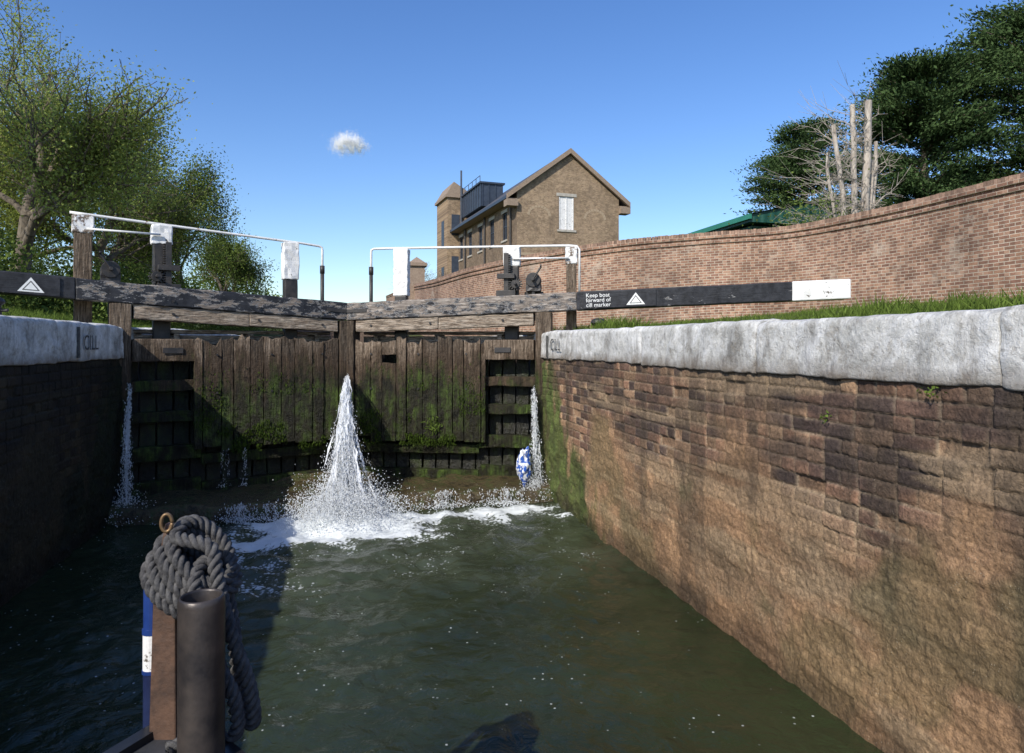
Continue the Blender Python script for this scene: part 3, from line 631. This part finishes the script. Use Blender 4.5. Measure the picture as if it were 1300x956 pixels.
def conifer(name,base,H,Rd,seed,n=60000,flat=2.6):
    r=np.random.default_rng(seed); segs=[]; base=np.array(base,float); P=[];D=[];T=[]
    segs.append((base,base+[0,0,H*.9],.32,.06)); nb=190; per=n//nb
    for k in range(nb):
        h=r.uniform(.03,1)**.9; ph=r.uniform(0,2*math.pi); prof=(1-h**flat)**.6*(.55+.75*vn(ph*1.2,h*6,seed)); L=Rd*prof*r.uniform(.8,1.15)+.25
        up=r.uniform(-.05,.35)+.3*h; d=np.array([math.cos(ph),math.sin(ph),up]); p0=base+[0,0,h*H*.93]; p1=p0+d*L*.6; p2=p0+d*L+[0,0,-.12*L]
        segs.append((p0,p1,.05,.03)); segs.append((p1,p2,.03,.01))
        nn=int(per*(.35+L/Rd)); t=r.random(nn)**.6; c=p0+(p1-p0)*(t*1.66).clip(0,1)[:,None]+(p2-p1)*((t-.6)/.4).clip(0,1)[:,None]
        wv=(.10+.42*t*(1-t*.55))*Rd/3; off=r.normal(0,1,(nn,3))*wv[:,None]*np.array([1,1,.34]); off[:,2]-=np.abs(r.normal(0,.09,nn))
        fing=np.floor(t*9)+r.integers(0,3,nn)*10; off[:,:2]*=(.5+1.0*_T[(fing.astype(int)*7+k)%256,(seed*3+k)%256])[:,None]
        P.append(c+off); dd=np.tile(d,(nn,1))+r.normal(0,.55,(nn,3)); D.append(dd); T.append(.30+.45*_T[k,9]*t+.2*r.random(nn)+np.clip(off[:,2],-.3,.3)*.8)
    P=np.concatenate(P);D=np.concatenate(D);T=np.concatenate(T)
    return group(name,[branchmesh(segs,BARK),leafmesh('foliage',P,.2,.07,CON,r,T,D)])
conifer('cypress_tree',(24.0,24.2,.8),12.0,3.5,21,90000,5)
conifer('cypress_tree',(28.2,22.4,.8),14.2,4.0,22,95000,5)
conifer('cypress_tree',(25.0,33.4,.8),12.3,3.3,23,62000,3.4)
# pollarded tree with cut stems
r=np.random.default_rng(33); segs=[]; b=np.array([17.0,19.9,.8])
for dx,top,rd in ((-.75,6.7,.085),(-.25,7.35,.10),(.35,7.55,.13),(.95,6.3,.07),(-1.3,5.6,.06),(.68,5.6,.06)):
    p=b+[dx*.55,0,1.0]; n=9; e=b+[dx*1.05,r.normal(0,.3),top]
    prev=p
    for k in range(1,n+1):
        q=p+(e-p)*k/n+np.array([math.sin(k)*.05*dx,r.normal(0,.03),0]); segs.append((prev,q,rd*(1.25-.3*k/n),rd*(1.25-.3*(k+1)/n))); prev=q
        if 2<k<n:
            for _ in range(5):
                ph=r.uniform(0,2*math.pi); d=np.array([math.cos(ph)-.45,math.sin(ph)*.6,r.uniform(.0,.8)]); a=q; L=r.uniform(.4,1.6)
                for s in range(4):
                    d2=d+r.normal(0,.3,3); c=a+d2*L/4; segs.append((a,c,.016-.003*s,.013-.003*s)); 
                    for _ in range(2): segs.append((c,c+(d2+r.normal(0,.7,3))*L*.22,.006,.003))
                    a=c
segs.append((b,b+[0,0,1.3],.5,.42)); branchmesh(segs,BARK2,'pollarded_tree')
r=np.random.default_rng(71); n=5200; P=r.normal(0,1,(n,3))*[.75,.6,.85]+[15.4,20.2,3.3]; leafmesh('ivy_shrub',P,.10,.06,LF2,r,.5+.25*r.normal(0,1,n))

# ------------------------------------------------------------ park wall
ctrl=[(14.2,2.5,.85,3.45),(13.3,7.2,.8,3.36),(12.95,10.6,.8,3.30),(12.85,14.2,.8,3.30),(12.2,17.0,.78,3.30),(10.4,18.35,.66,3.26),(8.3,19.3,.5,3.12),(6.55,21.7,.3,3.03),(5.0,26.6,.25,3.02),(4.35,33,.5,3.13),(4.15,42,1.0,3.62),(4.1,55,1.7,4.3),(4.3,75,2.4,5.3)]
ctrl=np.array(ctrl)
def cr(P,k=14):
    out=[]; Q=np.vstack([2*P[0]-P[1],P,2*P[-1]-P[-2]])
    for i in range(1,len(Q)-2):
        for t in np.linspace(0,1,k,endpoint=False):
            a,b,c,d=Q[i-1],Q[i],Q[i+1],Q[i+2]; out.append(.5*((2*b)+(-a+c)*t+(2*a-5*b+4*c-d)*t*t+(-a+3*b-3*c+d)*t**3))
    out.append(P[-1]); return np.array(out)
PW=cr(ctrl); dl=np.r_[0,np.cumsum(np.hypot(*np.diff(PW[:,:2],axis=0).T))]
tg=np.gradient(PW[:,:2],axis=0); tg/=np.linalg.norm(tg,axis=1)[:,None]; nr=np.stack([-tg[:,1],tg[:,0]],1)
def band(name,o0,o1,zlo,zhi,mat,jit=0):
    V=[];uv=[];F=[];U=[]
    for i in range(len(PW)):
        lo=zlo(PW[i]);hi=zhi(PW[i])
        for o,z in ((o1,lo),(o1,hi),(o0,hi),(o0,lo)): V.append((PW[i,0]+nr[i,0]*o,PW[i,1]+nr[i,1]*o,z)); uv.append((dl[i],z-PW[i,3]))
    for i in range(len(PW)-1):
        for k in range(4):
            a,b=i*4+k,i*4+(k+1)%4; F.append((a,b,b+4,a+4)); 
            q=[uv[a],uv[b],uv[b+4],uv[a+4]]
            if k in(1,): q=[(uv[a][0],0),(uv[a][0],.3),(uv[a+4][0],.3),(uv[a+4][0],0)]
            U+=q
    me=bpy.data.meshes.new(name); me.from_pydata(V,[],F); ul=me.uv_layers.new(name='UVMap'); ul.data.foreach_set('uv',np.array(U,np.float32).ravel())
    return link(me,name,mat)
k=[band('wall_body',-.18,.17,lambda p:p[2]-.5,lambda p:p[3]-.3,PB),band('string_course',-.21,.215,lambda p:p[3]-.3,lambda p:p[3]-.225,PB),
   band('wall_neck',-.18,.172,lambda p:p[3]-.225,lambda p:p[3]-.15,PB),band('dentil_course',-.22,.225,lambda p:p[3]-.15,lambda p:p[3]-.075,PB)]
A=Acc(); s=0
while s<dl[-1]:
    if s<60:
        i=np.searchsorted(dl,s); i=min(max(i,1),len(PW)-1); t=(s-dl[i-1])/(dl[i]-dl[i-1]+1e-9); p=PW[i-1]*(1-t)+PW[i]*t; tt=tg[i]; nn=nr[i]
        j=random.uniform(-.008,.008)
        A.box(lambda a,b,c:(p[0]+tt[0]*a+nn[0]*b,p[1]+tt[1]*a+nn[1]*b,p[3]+c+j),(-.034,.034),(-.2,.2),(-.075,.035),tone=random.random())
    s+=.077
CAPM=simple('capping_brick',(.20,.12,.085),(.36,.24,.17),20,.9,.4,tone=True)
k.append(A.obj('brick_capping',[CAPM])); 
A=Acc(); p=PW[np.argmin(np.abs(PW[:,1]-42))]; A.box(W,(p[0]-.45,p[0]+.45),(p[1]-.45,p[1]+.45),(.5,4.75)); A.box(W,(p[0]-.58,p[0]+.58),(p[1]-.58,p[1]+.58),(4.75,4.95)); 
x0,y0=p[0],p[1]; A.add([(x0-.5,y0-.5,4.95),(x0+.5,y0-.5,4.95),(x0+.5,y0+.5,4.95),(x0-.5,y0+.5,4.95),(x0,y0,5.35)],[(0,1,4),(1,2,4),(2,3,4),(3,0,4),(3,2,1,0)]); k.append(A.obj('gate_pier',[simple('pier_brick',(.2,.14,.1),(.33,.25,.18),12)]))
group('brick_boundary_wall',k)

# ------------------------------------------------------------ brick house
O=np.array([12.1,48.5]); ha=np.array(HA[:2]); hb=np.array(HB[:2])
def H(a,b,z): q=O+ha*a+hb*b; return (q[0],q[1],z)
WD,LN,EZ,AP=8.4,17.0,11.2,14.35
def panel(fr,Wd,z0,z1,ops,A,m=0,dep=.18):
    xs=sorted({0,Wd,*[o[0] for o in ops],*[o[1] for o in ops]}); zs=sorted({z0,z1,*[o[2] for o in ops],*[o[3] for o in ops]})
    for x0,x1 in zip(xs[:-1],xs[1:]):
        for a,b in zip(zs[:-1],zs[1:]):
            cx,cz=(x0+x1)/2,(a+b)/2
            if any(o[0]<cx<o[1] and o[2]<cz<o[3] for o in ops): continue
            A.add([fr(x0,0,a),fr(x1,0,a),fr(x1,0,b),fr(x0,0,b)],[(0,1,2,3)],m)
    for x0,x1,a,b in ops:
        for P in (((x0,a),(x0,b)),((x1,a),(x1,b)),((x0,a),(x1,a)),((x0,b),(x1,b))):
            A.add([fr(P[0][0],0,P[0][1]),fr(P[0][0],dep,P[0][1]),fr(P[1][0],dep,P[1][1]),fr(P[1][0],0,P[1][1])],[(0,1,2,3)],m)
kids=[]
front=lambda a,d,z:H(a,d,z); left=lambda a,d,z:H(d,a,z); right=lambda a,d,z:H(WD-d,a,z); back=lambda a,d,z:H(a,LN-d,z)
A=Acc(); panel(front,WD,.5,EZ,[(3.35,4.6,8.6,11.1)],A,0)
P=[H(0,0,EZ),H(WD,0,EZ),H(WD/2,0,AP)]; A.add(P,[(0,1,2)],0); A.add([H(0,LN,EZ),H(WD,LN,EZ),H(WD/2,LN,AP)],[(0,1,2)],0); panel(back,WD,.5,EZ,[],A,0)
kids.append(A.obj('gable_walls',[B1],fix=False))
so=[]
for s in (2.2,5.4,8.6,11.8,14.8): so+= [(s,s+1.15,8.0,10.1),(s,s+1.15,3.8,6.2)]
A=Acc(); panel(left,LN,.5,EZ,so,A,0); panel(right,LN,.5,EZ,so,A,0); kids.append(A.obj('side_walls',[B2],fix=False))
A=Acc()
for s0,s1,a,b in so:
    for fr in (left,right):
        A.box(fr,(s0+.04,s1-.04),(.14,.17),(a+.03,b-.03),m=0)
        for q in (s0,s1-.07,(s0+s1)/2-.035): A.box(fr,(q,q+.07),(.09,.139),(a,b),m=1)
        for q in (a,b-.07,(a+b)/2): A.box(fr,(s0+.07,s1-.07),(.1,.138),(q,q+.06),m=1)
        A.box(fr,(s0-.1,s1+.1),(-.08,.08),(a-.14,a-.002),m=2); A.box(fr,(s0-.15,s1+.15),(-.03,-.004),(b+.002,b+.26),m=2)
kids.append(A.obj('side_windows',[GLASS,TANK,STONE]))
A=Acc(); A.box(front,(3.37,4.58),(.07,.12),(8.62,11.08),m=0)
for q in (3.38,3.95,4.5): A.box(front,(q,q+.07),(.03,.069),(8.63,11.07),m=0)
A.box(front,(3.2,4.75),(-.07,.06),(8.44,8.598),m=1); A.box(front,(3.15,4.8),(-.03,-.004),(11.102,11.34),m=1)
kids.append(A.obj('boarded_window',[WP,STONE]))
PALE=simple('pale_brick',(.33,.25,.16),(.40,.31,.21),12)
A=Acc()
for cx in (1.75,6.35):
    for q in range(11):
        an=math.pi*(q+.5)/11; A.box(lambda a,b,c:front(cx+(.75+c)*math.cos(an)-a*math.sin(an),b,9.55+(.75+c)*math.sin(an)*.8+a*math.cos(an)),(-.09,.09),(-.012,-.003),(0,.2),m=0)
A.box(front,(.02,WD-.02),(-.05,-.003),(6.55,6.75),m=0); kids.append(A.obj('brick_arches',[PALE]))
A=Acc(); oh=.75; sl=(AP-EZ)/(WD/2)
for sg in (0,1):
    fr=(lambda a,b,z:H(a,b,z)) if sg==0 else (lambda a,b,z:H(WD-a,b,z))
    pr=[(-oh,EZ-oh*sl+.12),(WD/2,AP+.12),(WD/2,AP+.28),(-oh,EZ-oh*sl+.28)]
    V=[fr(a,-.1,z) for a,z in pr]+[fr(a,LN+.3,z) for a,z in pr]; A.add(V,[(0,1,2,3),(7,6,5,4),(0,4,5,1),(1,5,6,2),(2,6,7,3),(3,7,4,0)],0)
    pr=[(-oh-.1,EZ-oh*sl-.05),(WD/2,AP-.02),(WD/2,AP+.36),(-oh-.1,EZ-oh*sl+.33)]
    V=[fr(a,-.32,z) for a,z in pr]+[fr(a,-.11,z) for a,z in pr]; A.add(V,[(0,1,2,3),(7,6,5,4),(0,4,5,1),(1,5,6,2),(2,6,7,3),(3,7,4,0)],1)
    A.box(fr,(-oh-.12,-oh),(-.1,LN+.3),(EZ-oh*sl+.0,EZ-oh*sl+.22),m=2); A.box(fr,(-oh,-.003),(-.1,LN),(EZ-oh*sl-.02,EZ-oh*sl+.04),m=1)
    A.box(fr,(-oh-.1,-.003),(-.32,.5),(EZ-oh*sl-.55,EZ-oh*sl-.06),m=1)
BRN=simple('verge_brick',(.2,.15,.11),(.32,.24,.17),10); kids.append(A.obj('roof',[SLATE,BRN,TANK]))
A=Acc()
for s in (1.1,7.6,13.6): A.cyl(H(-.12,s,.5),H(-.12,s,EZ-.6),.07,n=8)
kids.append(A.obj('downpipes',[IRON]))
TW=(-1.1,1.4); TB=(16.3,20.6)
A=Acc(); A.box(H,TW,TB,(.5,14.0),m=0); kids.append(A.obj('tower_walls',[B1]))
A=Acc(); A.box(H,(TW[0]-.2,TW[1]+.2),(TB[0]-.2,TB[1]+.2),(14.0,14.25),m=0); c=TW[0]+.6
V=[H(TW[0]-.15,TB[0]-.15,14.25),H(TW[1]+.15,TB[0]-.15,14.25),H(c,TB[0]-.15,15.5),H(TW[0]-.15,TB[1]+.15,14.25),H(TW[1]+.15,TB[1]+.15,14.25),H(c,TB[1]+.15,15.5)]
A.add(V,[(0,1,2),(5,4,3),(0,2,5,3),(1,4,5,2),(0,3,4,1)],0); A.box(lambda a,b,c:H(a,b,c),(-.7,.1),(TB[0]-.03,TB[0]-.004),(10.4,12.4),m=1); A.box(lambda a,b,c:H(a,b,c),(-.7,.1),(TB[0]-.03,TB[0]-.004),(6.4,8.4),m=1)
A.box(H,(TW[0]-.03,TW[0]-.004),(17.6,18.6),(9.5,12),m=1); A.box(H,(TW[0]-.03,TW[0]-.004),(17.6,18.6),(5,7.5),m=1)
A.cyl(H(.2,16.1,8),H(.2,16.1,16.6),.09,n=8,m=1); kids.append(A.obj('tower_roof_and_openings',[BRN,TANK]))
A=Acc(); ta,tb,t0,t1=.2,2.2,9.6,15.6; A.box(H,(ta,tb),(t0,t1),(12,13.95)); A.box(H,(ta-.15,tb+.15),(t0-.15,t1+.15),(13.95,14.1))
for q in np.linspace(t0,t1,9): A.box(H,(ta-.07,ta-.003),(q-.04,q+.04),(12,13.94)); 
for q in np.linspace(ta+.1,tb-.1,4): A.box(H,(q-.04,q+.04),(t0-.07,t0-.003),(12,13.94))
for q in np.linspace(t0,t1,6): A.cyl(H(ta-.1,q,14.05),H(ta-.1,q,14.6),.03,n=6)
A.cyl(H(ta-.1,t0,14.6),H(ta-.1,t1,14.6),.03,n=6); kids.append(A.obj('roof_tank',[TANK]))
group('brick_house',kids)

# ------------------------------------------------------------ green shed
def m_corr():
    m=M('green_profiled_sheet'); w_=m.n.new('ShaderNodeTexWave'); w_.inputs['Scale'].default_value=1.6; w_.bands_direction='DIAGONAL'; m.l.new(m.st((1,1,0)),w_.inputs['Vector'])
    c=m.ramp(m.noise(.8,4),[(.3,(.006,.045,.032)),(.7,(.012,.075,.052))]); m.bump(w_.outputs['Fac'],.8,.05); return m.done(c,.5)
GS=m_corr(); GD=simple('green_fascia',(.02,.16,.10),(.03,.2,.13),2,.45,.1)
A=Acc(); A.box(W,(15.1,19.6),(23.3,32),(.5,4.55),m=0); A.add([(14.8,22.9,4.62),(19.8,22.9,4.62),(19.8,32.3,4.62),(14.8,32.3,4.62),(14.8,22.9,4.9),(19.8,22.9,4.9),(19.8,32.3,4.9),(14.8,32.3,4.9),(17.3,22.9,5.45),(17.3,32.3,5.45)],[(0,1,5,8,4),(3,7,9,6,2),(0,4,7,3),(1,2,6,5),(0,3,2,1)],m=0)
A.add([(14.75,22.8,4.92),(17.3,22.8,5.48),(17.3,32.4,5.48),(14.75,32.4,4.92),(19.85,22.8,4.92),(19.85,32.4,4.92)],[(0,1,2,3),(1,4,5,2)],m=0)
A.box(W,(14.7,14.79),(22.8,32.4),(4.72,4.91),m=1)
A.obj('green_shed',[GS,GD])

# ------------------------------------------------------------ bollards, weeds, grass
def bollard(x,y,z,s=1):
    A=Acc(); A.cyl((x,y,z-.05),(x,y,z+.16*s),.09*s,.075*s,20); A.cyl((x,y,z+.16*s),(x,y,z+.2*s),.075*s,.12*s,20); A.cyl((x,y,z+.2*s),(x,y,z+.25*s),.12*s,.10*s,20); A.cyl((x,y,z+.25*s),(x,y,z+.27*s),.10*s,.05*s,20); A.cyl((x-.16*s,y,z+.1*s),(x+.16*s,y,z+.1*s),.022*s,n=10); A.obj('mooring_bollard',[IRON],smooth=False,bevel=.006)
bollard(3.5,9.2,.10,1.0); bollard(-2.62,6.0,.2,.6)
r=np.random.default_rng(9)
def blades(name,cx,cy,h,z=None,mat=GRS,out=None):
    n=len(cx); z=zt(cx,cy) if z is None else z; A_=r.uniform(0,2*math.pi,n); wd=r.uniform(.002,.005,n)+h*.02; ln=r.normal(0,.35,(n,2))*h[:,None]
    b=np.stack([cx,cy,z-.01],1); dx=np.stack([np.cos(A_)*wd,np.sin(A_)*wd,0*wd],1); m_=b+np.stack([ln[:,0]*.35,ln[:,1]*.35,h*.6],1); t=b+np.stack([ln[:,0],ln[:,1],h],1)
    V=np.stack([b-dx,b+dx,m_+dx*.7,m_-dx*.7,t+dx*.1,t-dx*.1],1).reshape(-1,3); k_=np.arange(n)[:,None,None]*6; F=(k_+np.array([[0,1,2,3],[3,2,4,5]])).reshape(-1,4)
    me=fast_mesh(name,V,F); fattr(me,'tone',np.repeat(r.random(n),6)); return link(me,name,mat)
cx=np.concatenate([r.uniform(2.72,4.6,30000),r.uniform(3,12.5,30000)]); cy=np.concatenate([r.uniform(1.2,9,30000),r.uniform(2,19,30000)])
den=fbm(cx*1.2,cy*.9,3,5); kp=den>.46; cx,cy,den=cx[kp],cy[kp],den[kp]; blades('grass',cx,cy,r.uniform(.02,.09,len(cx))*(.5+6*(den-.46)))
cx=-np.concatenate([r.uniform(2.78,4.8,24000),r.uniform(3,9,24000)]); cy=np.concatenate([r.uniform(3.5,12,24000),r.uniform(5,26,24000)]); blades('grass',cx,cy,r.uniform(.04,.15,len(cx)))
for (x,y,z) in [(2.27,2.25,-.19),(2.28,2.9,-.36)]:
    n=26; P=np.array([x-.01,y,z])+r.normal(0,1,(n,3))*[.012,.02,.012]; leafmesh('wall_weed',P,.018,.012,GRS,r,r.random(n))
n=140; P=np.array([1.05,8.38,-1.0])+r.normal(0,1,(n,3))*[.05,.03,.06]; leafmesh('fern',P,.07,.012,GRS,r,r.random(n))
n=16000; a=r.uniform(.2,1.78,n); sd=np.where(r.random(n)<.5,1,-1); z=-r.beta(2.8,1.1,n)*1.05-.2; kp=fbm(a*3+sd*5,z*4,3,7)>.50
a,sd,z=a[kp],sd[kp],z[kp]; v=-.112; P=np.stack([sd*(.941*a+.339*v),8.9-.339*a+.941*v,z],1)+r.normal(0,.008,(len(a),3)); D=r.normal(0,.25,(len(a),3))+[0,0,-1]
MOSS=m_leaf('moss',(.018,.03,.006),(.085,.13,.022),.2); leafmesh('moss',P,.03,.009,MOSS,r,r.random(len(a)),D)

# ------------------------------------------------------------ boat bow, stem post, tube, pole, rope
rv=np.array([.972,-.235,0]); fv=np.array([.235,.972,0])
def C(d,lat,z): q=fv*d+rv*lat; return (q[0],q[1],z)
HULL=simple('boat_hull_black',(.008,.008,.009),(.02,.02,.022),8,.35,.15,.003); DECK=simple('deck_paint',(.02,.022,.026),(.045,.046,.05),10,.6,.5,.003)
A=Acc(); bx,by=-.43,1.99; st=[]; ns=30; dk=-1.0; lo=-1.95
for k in range(ns+1):
    t=k/ns; yy=by-2.4*t; hw=1.0*(1-(1-t)**1.8)+.02; st.append((yy,hw))
st.append((-6,1.02)); V=[]
for yy,hw in st:
    V+=[(bx-hw*.85,yy-.05,lo),(bx-hw,yy,dk-.06),(bx-hw,yy,dk+.02),(bx-hw+.03,yy-.02,dk+.02),(bx-hw+.03,yy-.02,dk),(bx+hw-.03,yy-.02,dk),(bx+hw-.03,yy-.02,dk+.02),(bx+hw,yy,dk+.02),(bx+hw,yy,dk-.06),(bx+hw*.85,yy-.05,lo)]
for i in range(len(st)-1):
    for k in range(9): A.f.append((i*10+k,i*10+k+1,i*10+k+11,i*10+k+10)); A.m.append(1 if k==4 else 0)
A.v=[tuple(p) for p in V]; A.t=[.5]*len(V); A.f.append(tuple(range(10))); A.m.append(0)
hull=A.obj('bow_hull',[HULL,DECK])
A=Acc(); pc=C(1.76,-.885,0)
f=lambda a,b,z:(pc[0]+rv[0]*a+fv[0]*b,pc[1]+rv[1]*a+fv[1]*b,z)
V=[f(a,b,z) for z,wl,wr,dp in ((-1.01,-.034,.036,.03),(-.62,-.026,.03,.025),(-.49,-.008,.020,.014),(-.46,-.004,.014,.010)) for a,b in ((wl,-dp),(wr,-dp),(wr,dp),(wl,dp))]
F=[];
for i in range(3):
    for k in range(4): F.append((i*4+k,i*4+(k+1)%4,i*4+4+(k+1)%4,i*4+4+k))
F+=[(3,2,1,0),(12,13,14,15)]; A.add(V,F); stem=A.obj('stem_post',[RUST],bevel=.004)
A=Acc(); pts=[f(.006+.012*math.cos(t),-.02+.004*math.cos(t),-.455+.022*math.sin(t)) for t in np.linspace(0,2*math.pi,25)]; A.tube(pts,.0045); ring=A.obj('ring',[simple('brass',(.16,.10,.05),(.28,.18,.09),20,.5,.1,metal=.6)],smooth=True)
A=Acc(); c0=np.array(C(1.62,-.735,-.93)); ro,ri=.052,.043; V=[];F=[];n=40
for z,rd in ((-1.0,ro),(-.61,ro),(-.598,ro-.002),(-.595,ro-.005),(-.595,ri+.002),(-.60,ri),(-.95,ri)):
    for k in range(n): V.append((c0[0]+rd*math.cos(2*math.pi*k/n),c0[1]+rd*math.sin(2*math.pi*k/n),z))
for j in range(6):
    for k in range(n): F.append((j*n+k,j*n+(k+1)%n,j*n+n+(k+1)%n,j*n+n+k))
A.add(V,F); tube=A.obj('steel_tube',[simple('dark_steel',(.018,.018,.021),(.085,.07,.06),9,.4,.4,.003,metal=.4)],smooth=True)
A=Acc(); q0=np.array(C(1.80,-.945,-1.01)); q1=np.array(C(1.82,-.955,-.57)); L=q1-q0
for a,b,r0,m_ in ((0,.33,.023,2),(.33,.35,.026,1),(.35,.56,.024,0),(.56,.59,.026,1),(.59,.82,.023,1),(.82,.97,.022,2),(.97,1.0,.018,2)): A.cyl(q0+L*a,q0+L*(b+.001),r0,n=20,m=m_)
BL=simple('blue_paint',(.01,.03,.14),(.02,.05,.2),14,.3,.1,.002); NV=simple('navy_paint',(.01,.015,.05),(.02,.03,.08),14,.35,.1,.002)
pole=A.obj('fender_pole',[WP,BL,NV],smooth=False)
def m_rope():
    m=M('old_rope'); c=m.ramp(m.noise(50,5,.7),[(.3,(.035,.034,.036)),(.7,(.14,.135,.13))]); m.bump(m.noise(260,4,.7),.9,.004); return m.done(c,.9,spec=.15)
ROPE=m_rope()
def rope(P,rs=.0100,off=.0088,pitch=.066):
    P=np.array(P); P=cr(P,12); s=np.r_[0,np.cumsum(np.linalg.norm(np.diff(P,axis=0),axis=1))]; u=np.arange(0,s[-1],.006); P=np.stack([np.interp(u,s,P[:,i]) for i in range(3)],1)
    T=np.gradient(P,axis=0); T/=np.linalg.norm(T,axis=1)[:,None]; x=np.cross(T[0],[.2,.3,.9]); X_=[]
    for t in T: x=x-t*np.dot(x,t); x=x/np.linalg.norm(x); X_.append(x)
    X_=np.array(X_); Y_=np.cross(T,X_)
    V=[];F=[]; k=8; b=0
    for q in range(3):
        ph=u/pitch*2*math.pi+q*2*math.pi/3; c=P+(X_*np.cos(ph)[:,None]+Y_*np.sin(ph)[:,None])*off
        a=2*math.pi*np.arange(k)/k; ring=c[:,None]+(X_[:,None]*np.cos(a)[None,:,None]+Y_[:,None]*np.sin(a)[None,:,None])*rs
        V.append(ring.reshape(-1,3)); i=np.arange(len(u)-1)[:,None]*k+b; jj=np.arange(k)[None]; F.append(np.stack([i+jj,i+(jj+1)%k,i+k+(jj+1)%k,i+k+jj],-1).reshape(-1,4)); b+=len(u)*k
    return link(fast_mesh('rope',np.concatenate(V),np.concatenate(F)),'rope',ROPE,True)
P=[]; tt=np.linspace(0,2*math.pi*5.2,90)
for i,t in enumerate(tt):
    k_=t/(2*math.pi); R_=.078+.014*math.sin(k_*2.3)
    lat=-.856+R_*math.cos(t+2.4)+.013*k_; d=1.77+.062*math.sin(t+2.4); z=-.635+.020*k_-.060*math.cos(t+2.4)+.03*math.sin(t+2.4)
    P.append(C(d,lat,z))
for lat,d,z in ((-.76,1.72,-.51),(-.735,1.70,-.57),(-.715,1.70,-.66),(-.69,1.71,-.76),(-.665,1.73,-.86),(-.655,1.74,-.95),(-.68,1.76,-.97),(-.705,1.77,-.90),(-.715,1.77,-.78),(-.735,1.77,-.66),(-.77,1.76,-.57),(-.79,1.74,-.56),(-.785,1.69,-.60),(-.755,1.67,-.70),(-.715,1.68,-.80),(-.685,1.69,-.88),(-.69,1.70,-.97),(-.79,1.70,-.985),(-.84,1.66,-.985)): P.append(C(d,lat,z))
rp=rope(P); 
group('canal_boat',[hull,stem,ring,tube,pole,rp])

# ------------------------------------------------------------ cloud : mass of fine vapour flecks
r=np.random.default_rng(91); P=[]
for cx,cz,rx,rz,n in ((0,0,5.5,3.6,11000),(-7,2.5,3.4,2.6,5000),(6,-1.5,4.6,2.6,6000),(1,5,4,2.4,5000),(-10,-2,3.2,1.8,1600),(11,-3,4,1.6,1200),(-3,-7,3.2,1.8,700),(7,4,3,2,1500)):
    p=r.normal(0,1,(n,3))*[rx,4.5,rz]+[cx,0,cz]; p[:,0]+=6*(fbm(p[:,2]*.3,p[:,0]*.2,3,4)-.5); p[:,2]+=6*(fbm(p[:,0]*.3,p[:,2]*.3+9,3,7)-.5); P.append(p)
P=np.concatenate(P)+[1,617,176]
m=M('cloud_vapour'); m.n.remove(m.b); d=m.n.new('ShaderNodeBsdfDiffuse'); t=m.n.new('ShaderNodeBsdfTranslucent'); x=m.n.new('ShaderNodeMixShader'); x.inputs[0].default_value=.5
for q in (d,t): q.inputs[0].default_value=(.98,.98,.98,1)
m.l.new(d.outputs[0],x.inputs[1]); m.l.new(t.outputs[0],x.inputs[2]); m.l.new(x.outputs[0],m.n['Material Output'].inputs[0])
leafmesh('cloud',P,.42,.36,m.m,r,np.ones(len(P)))
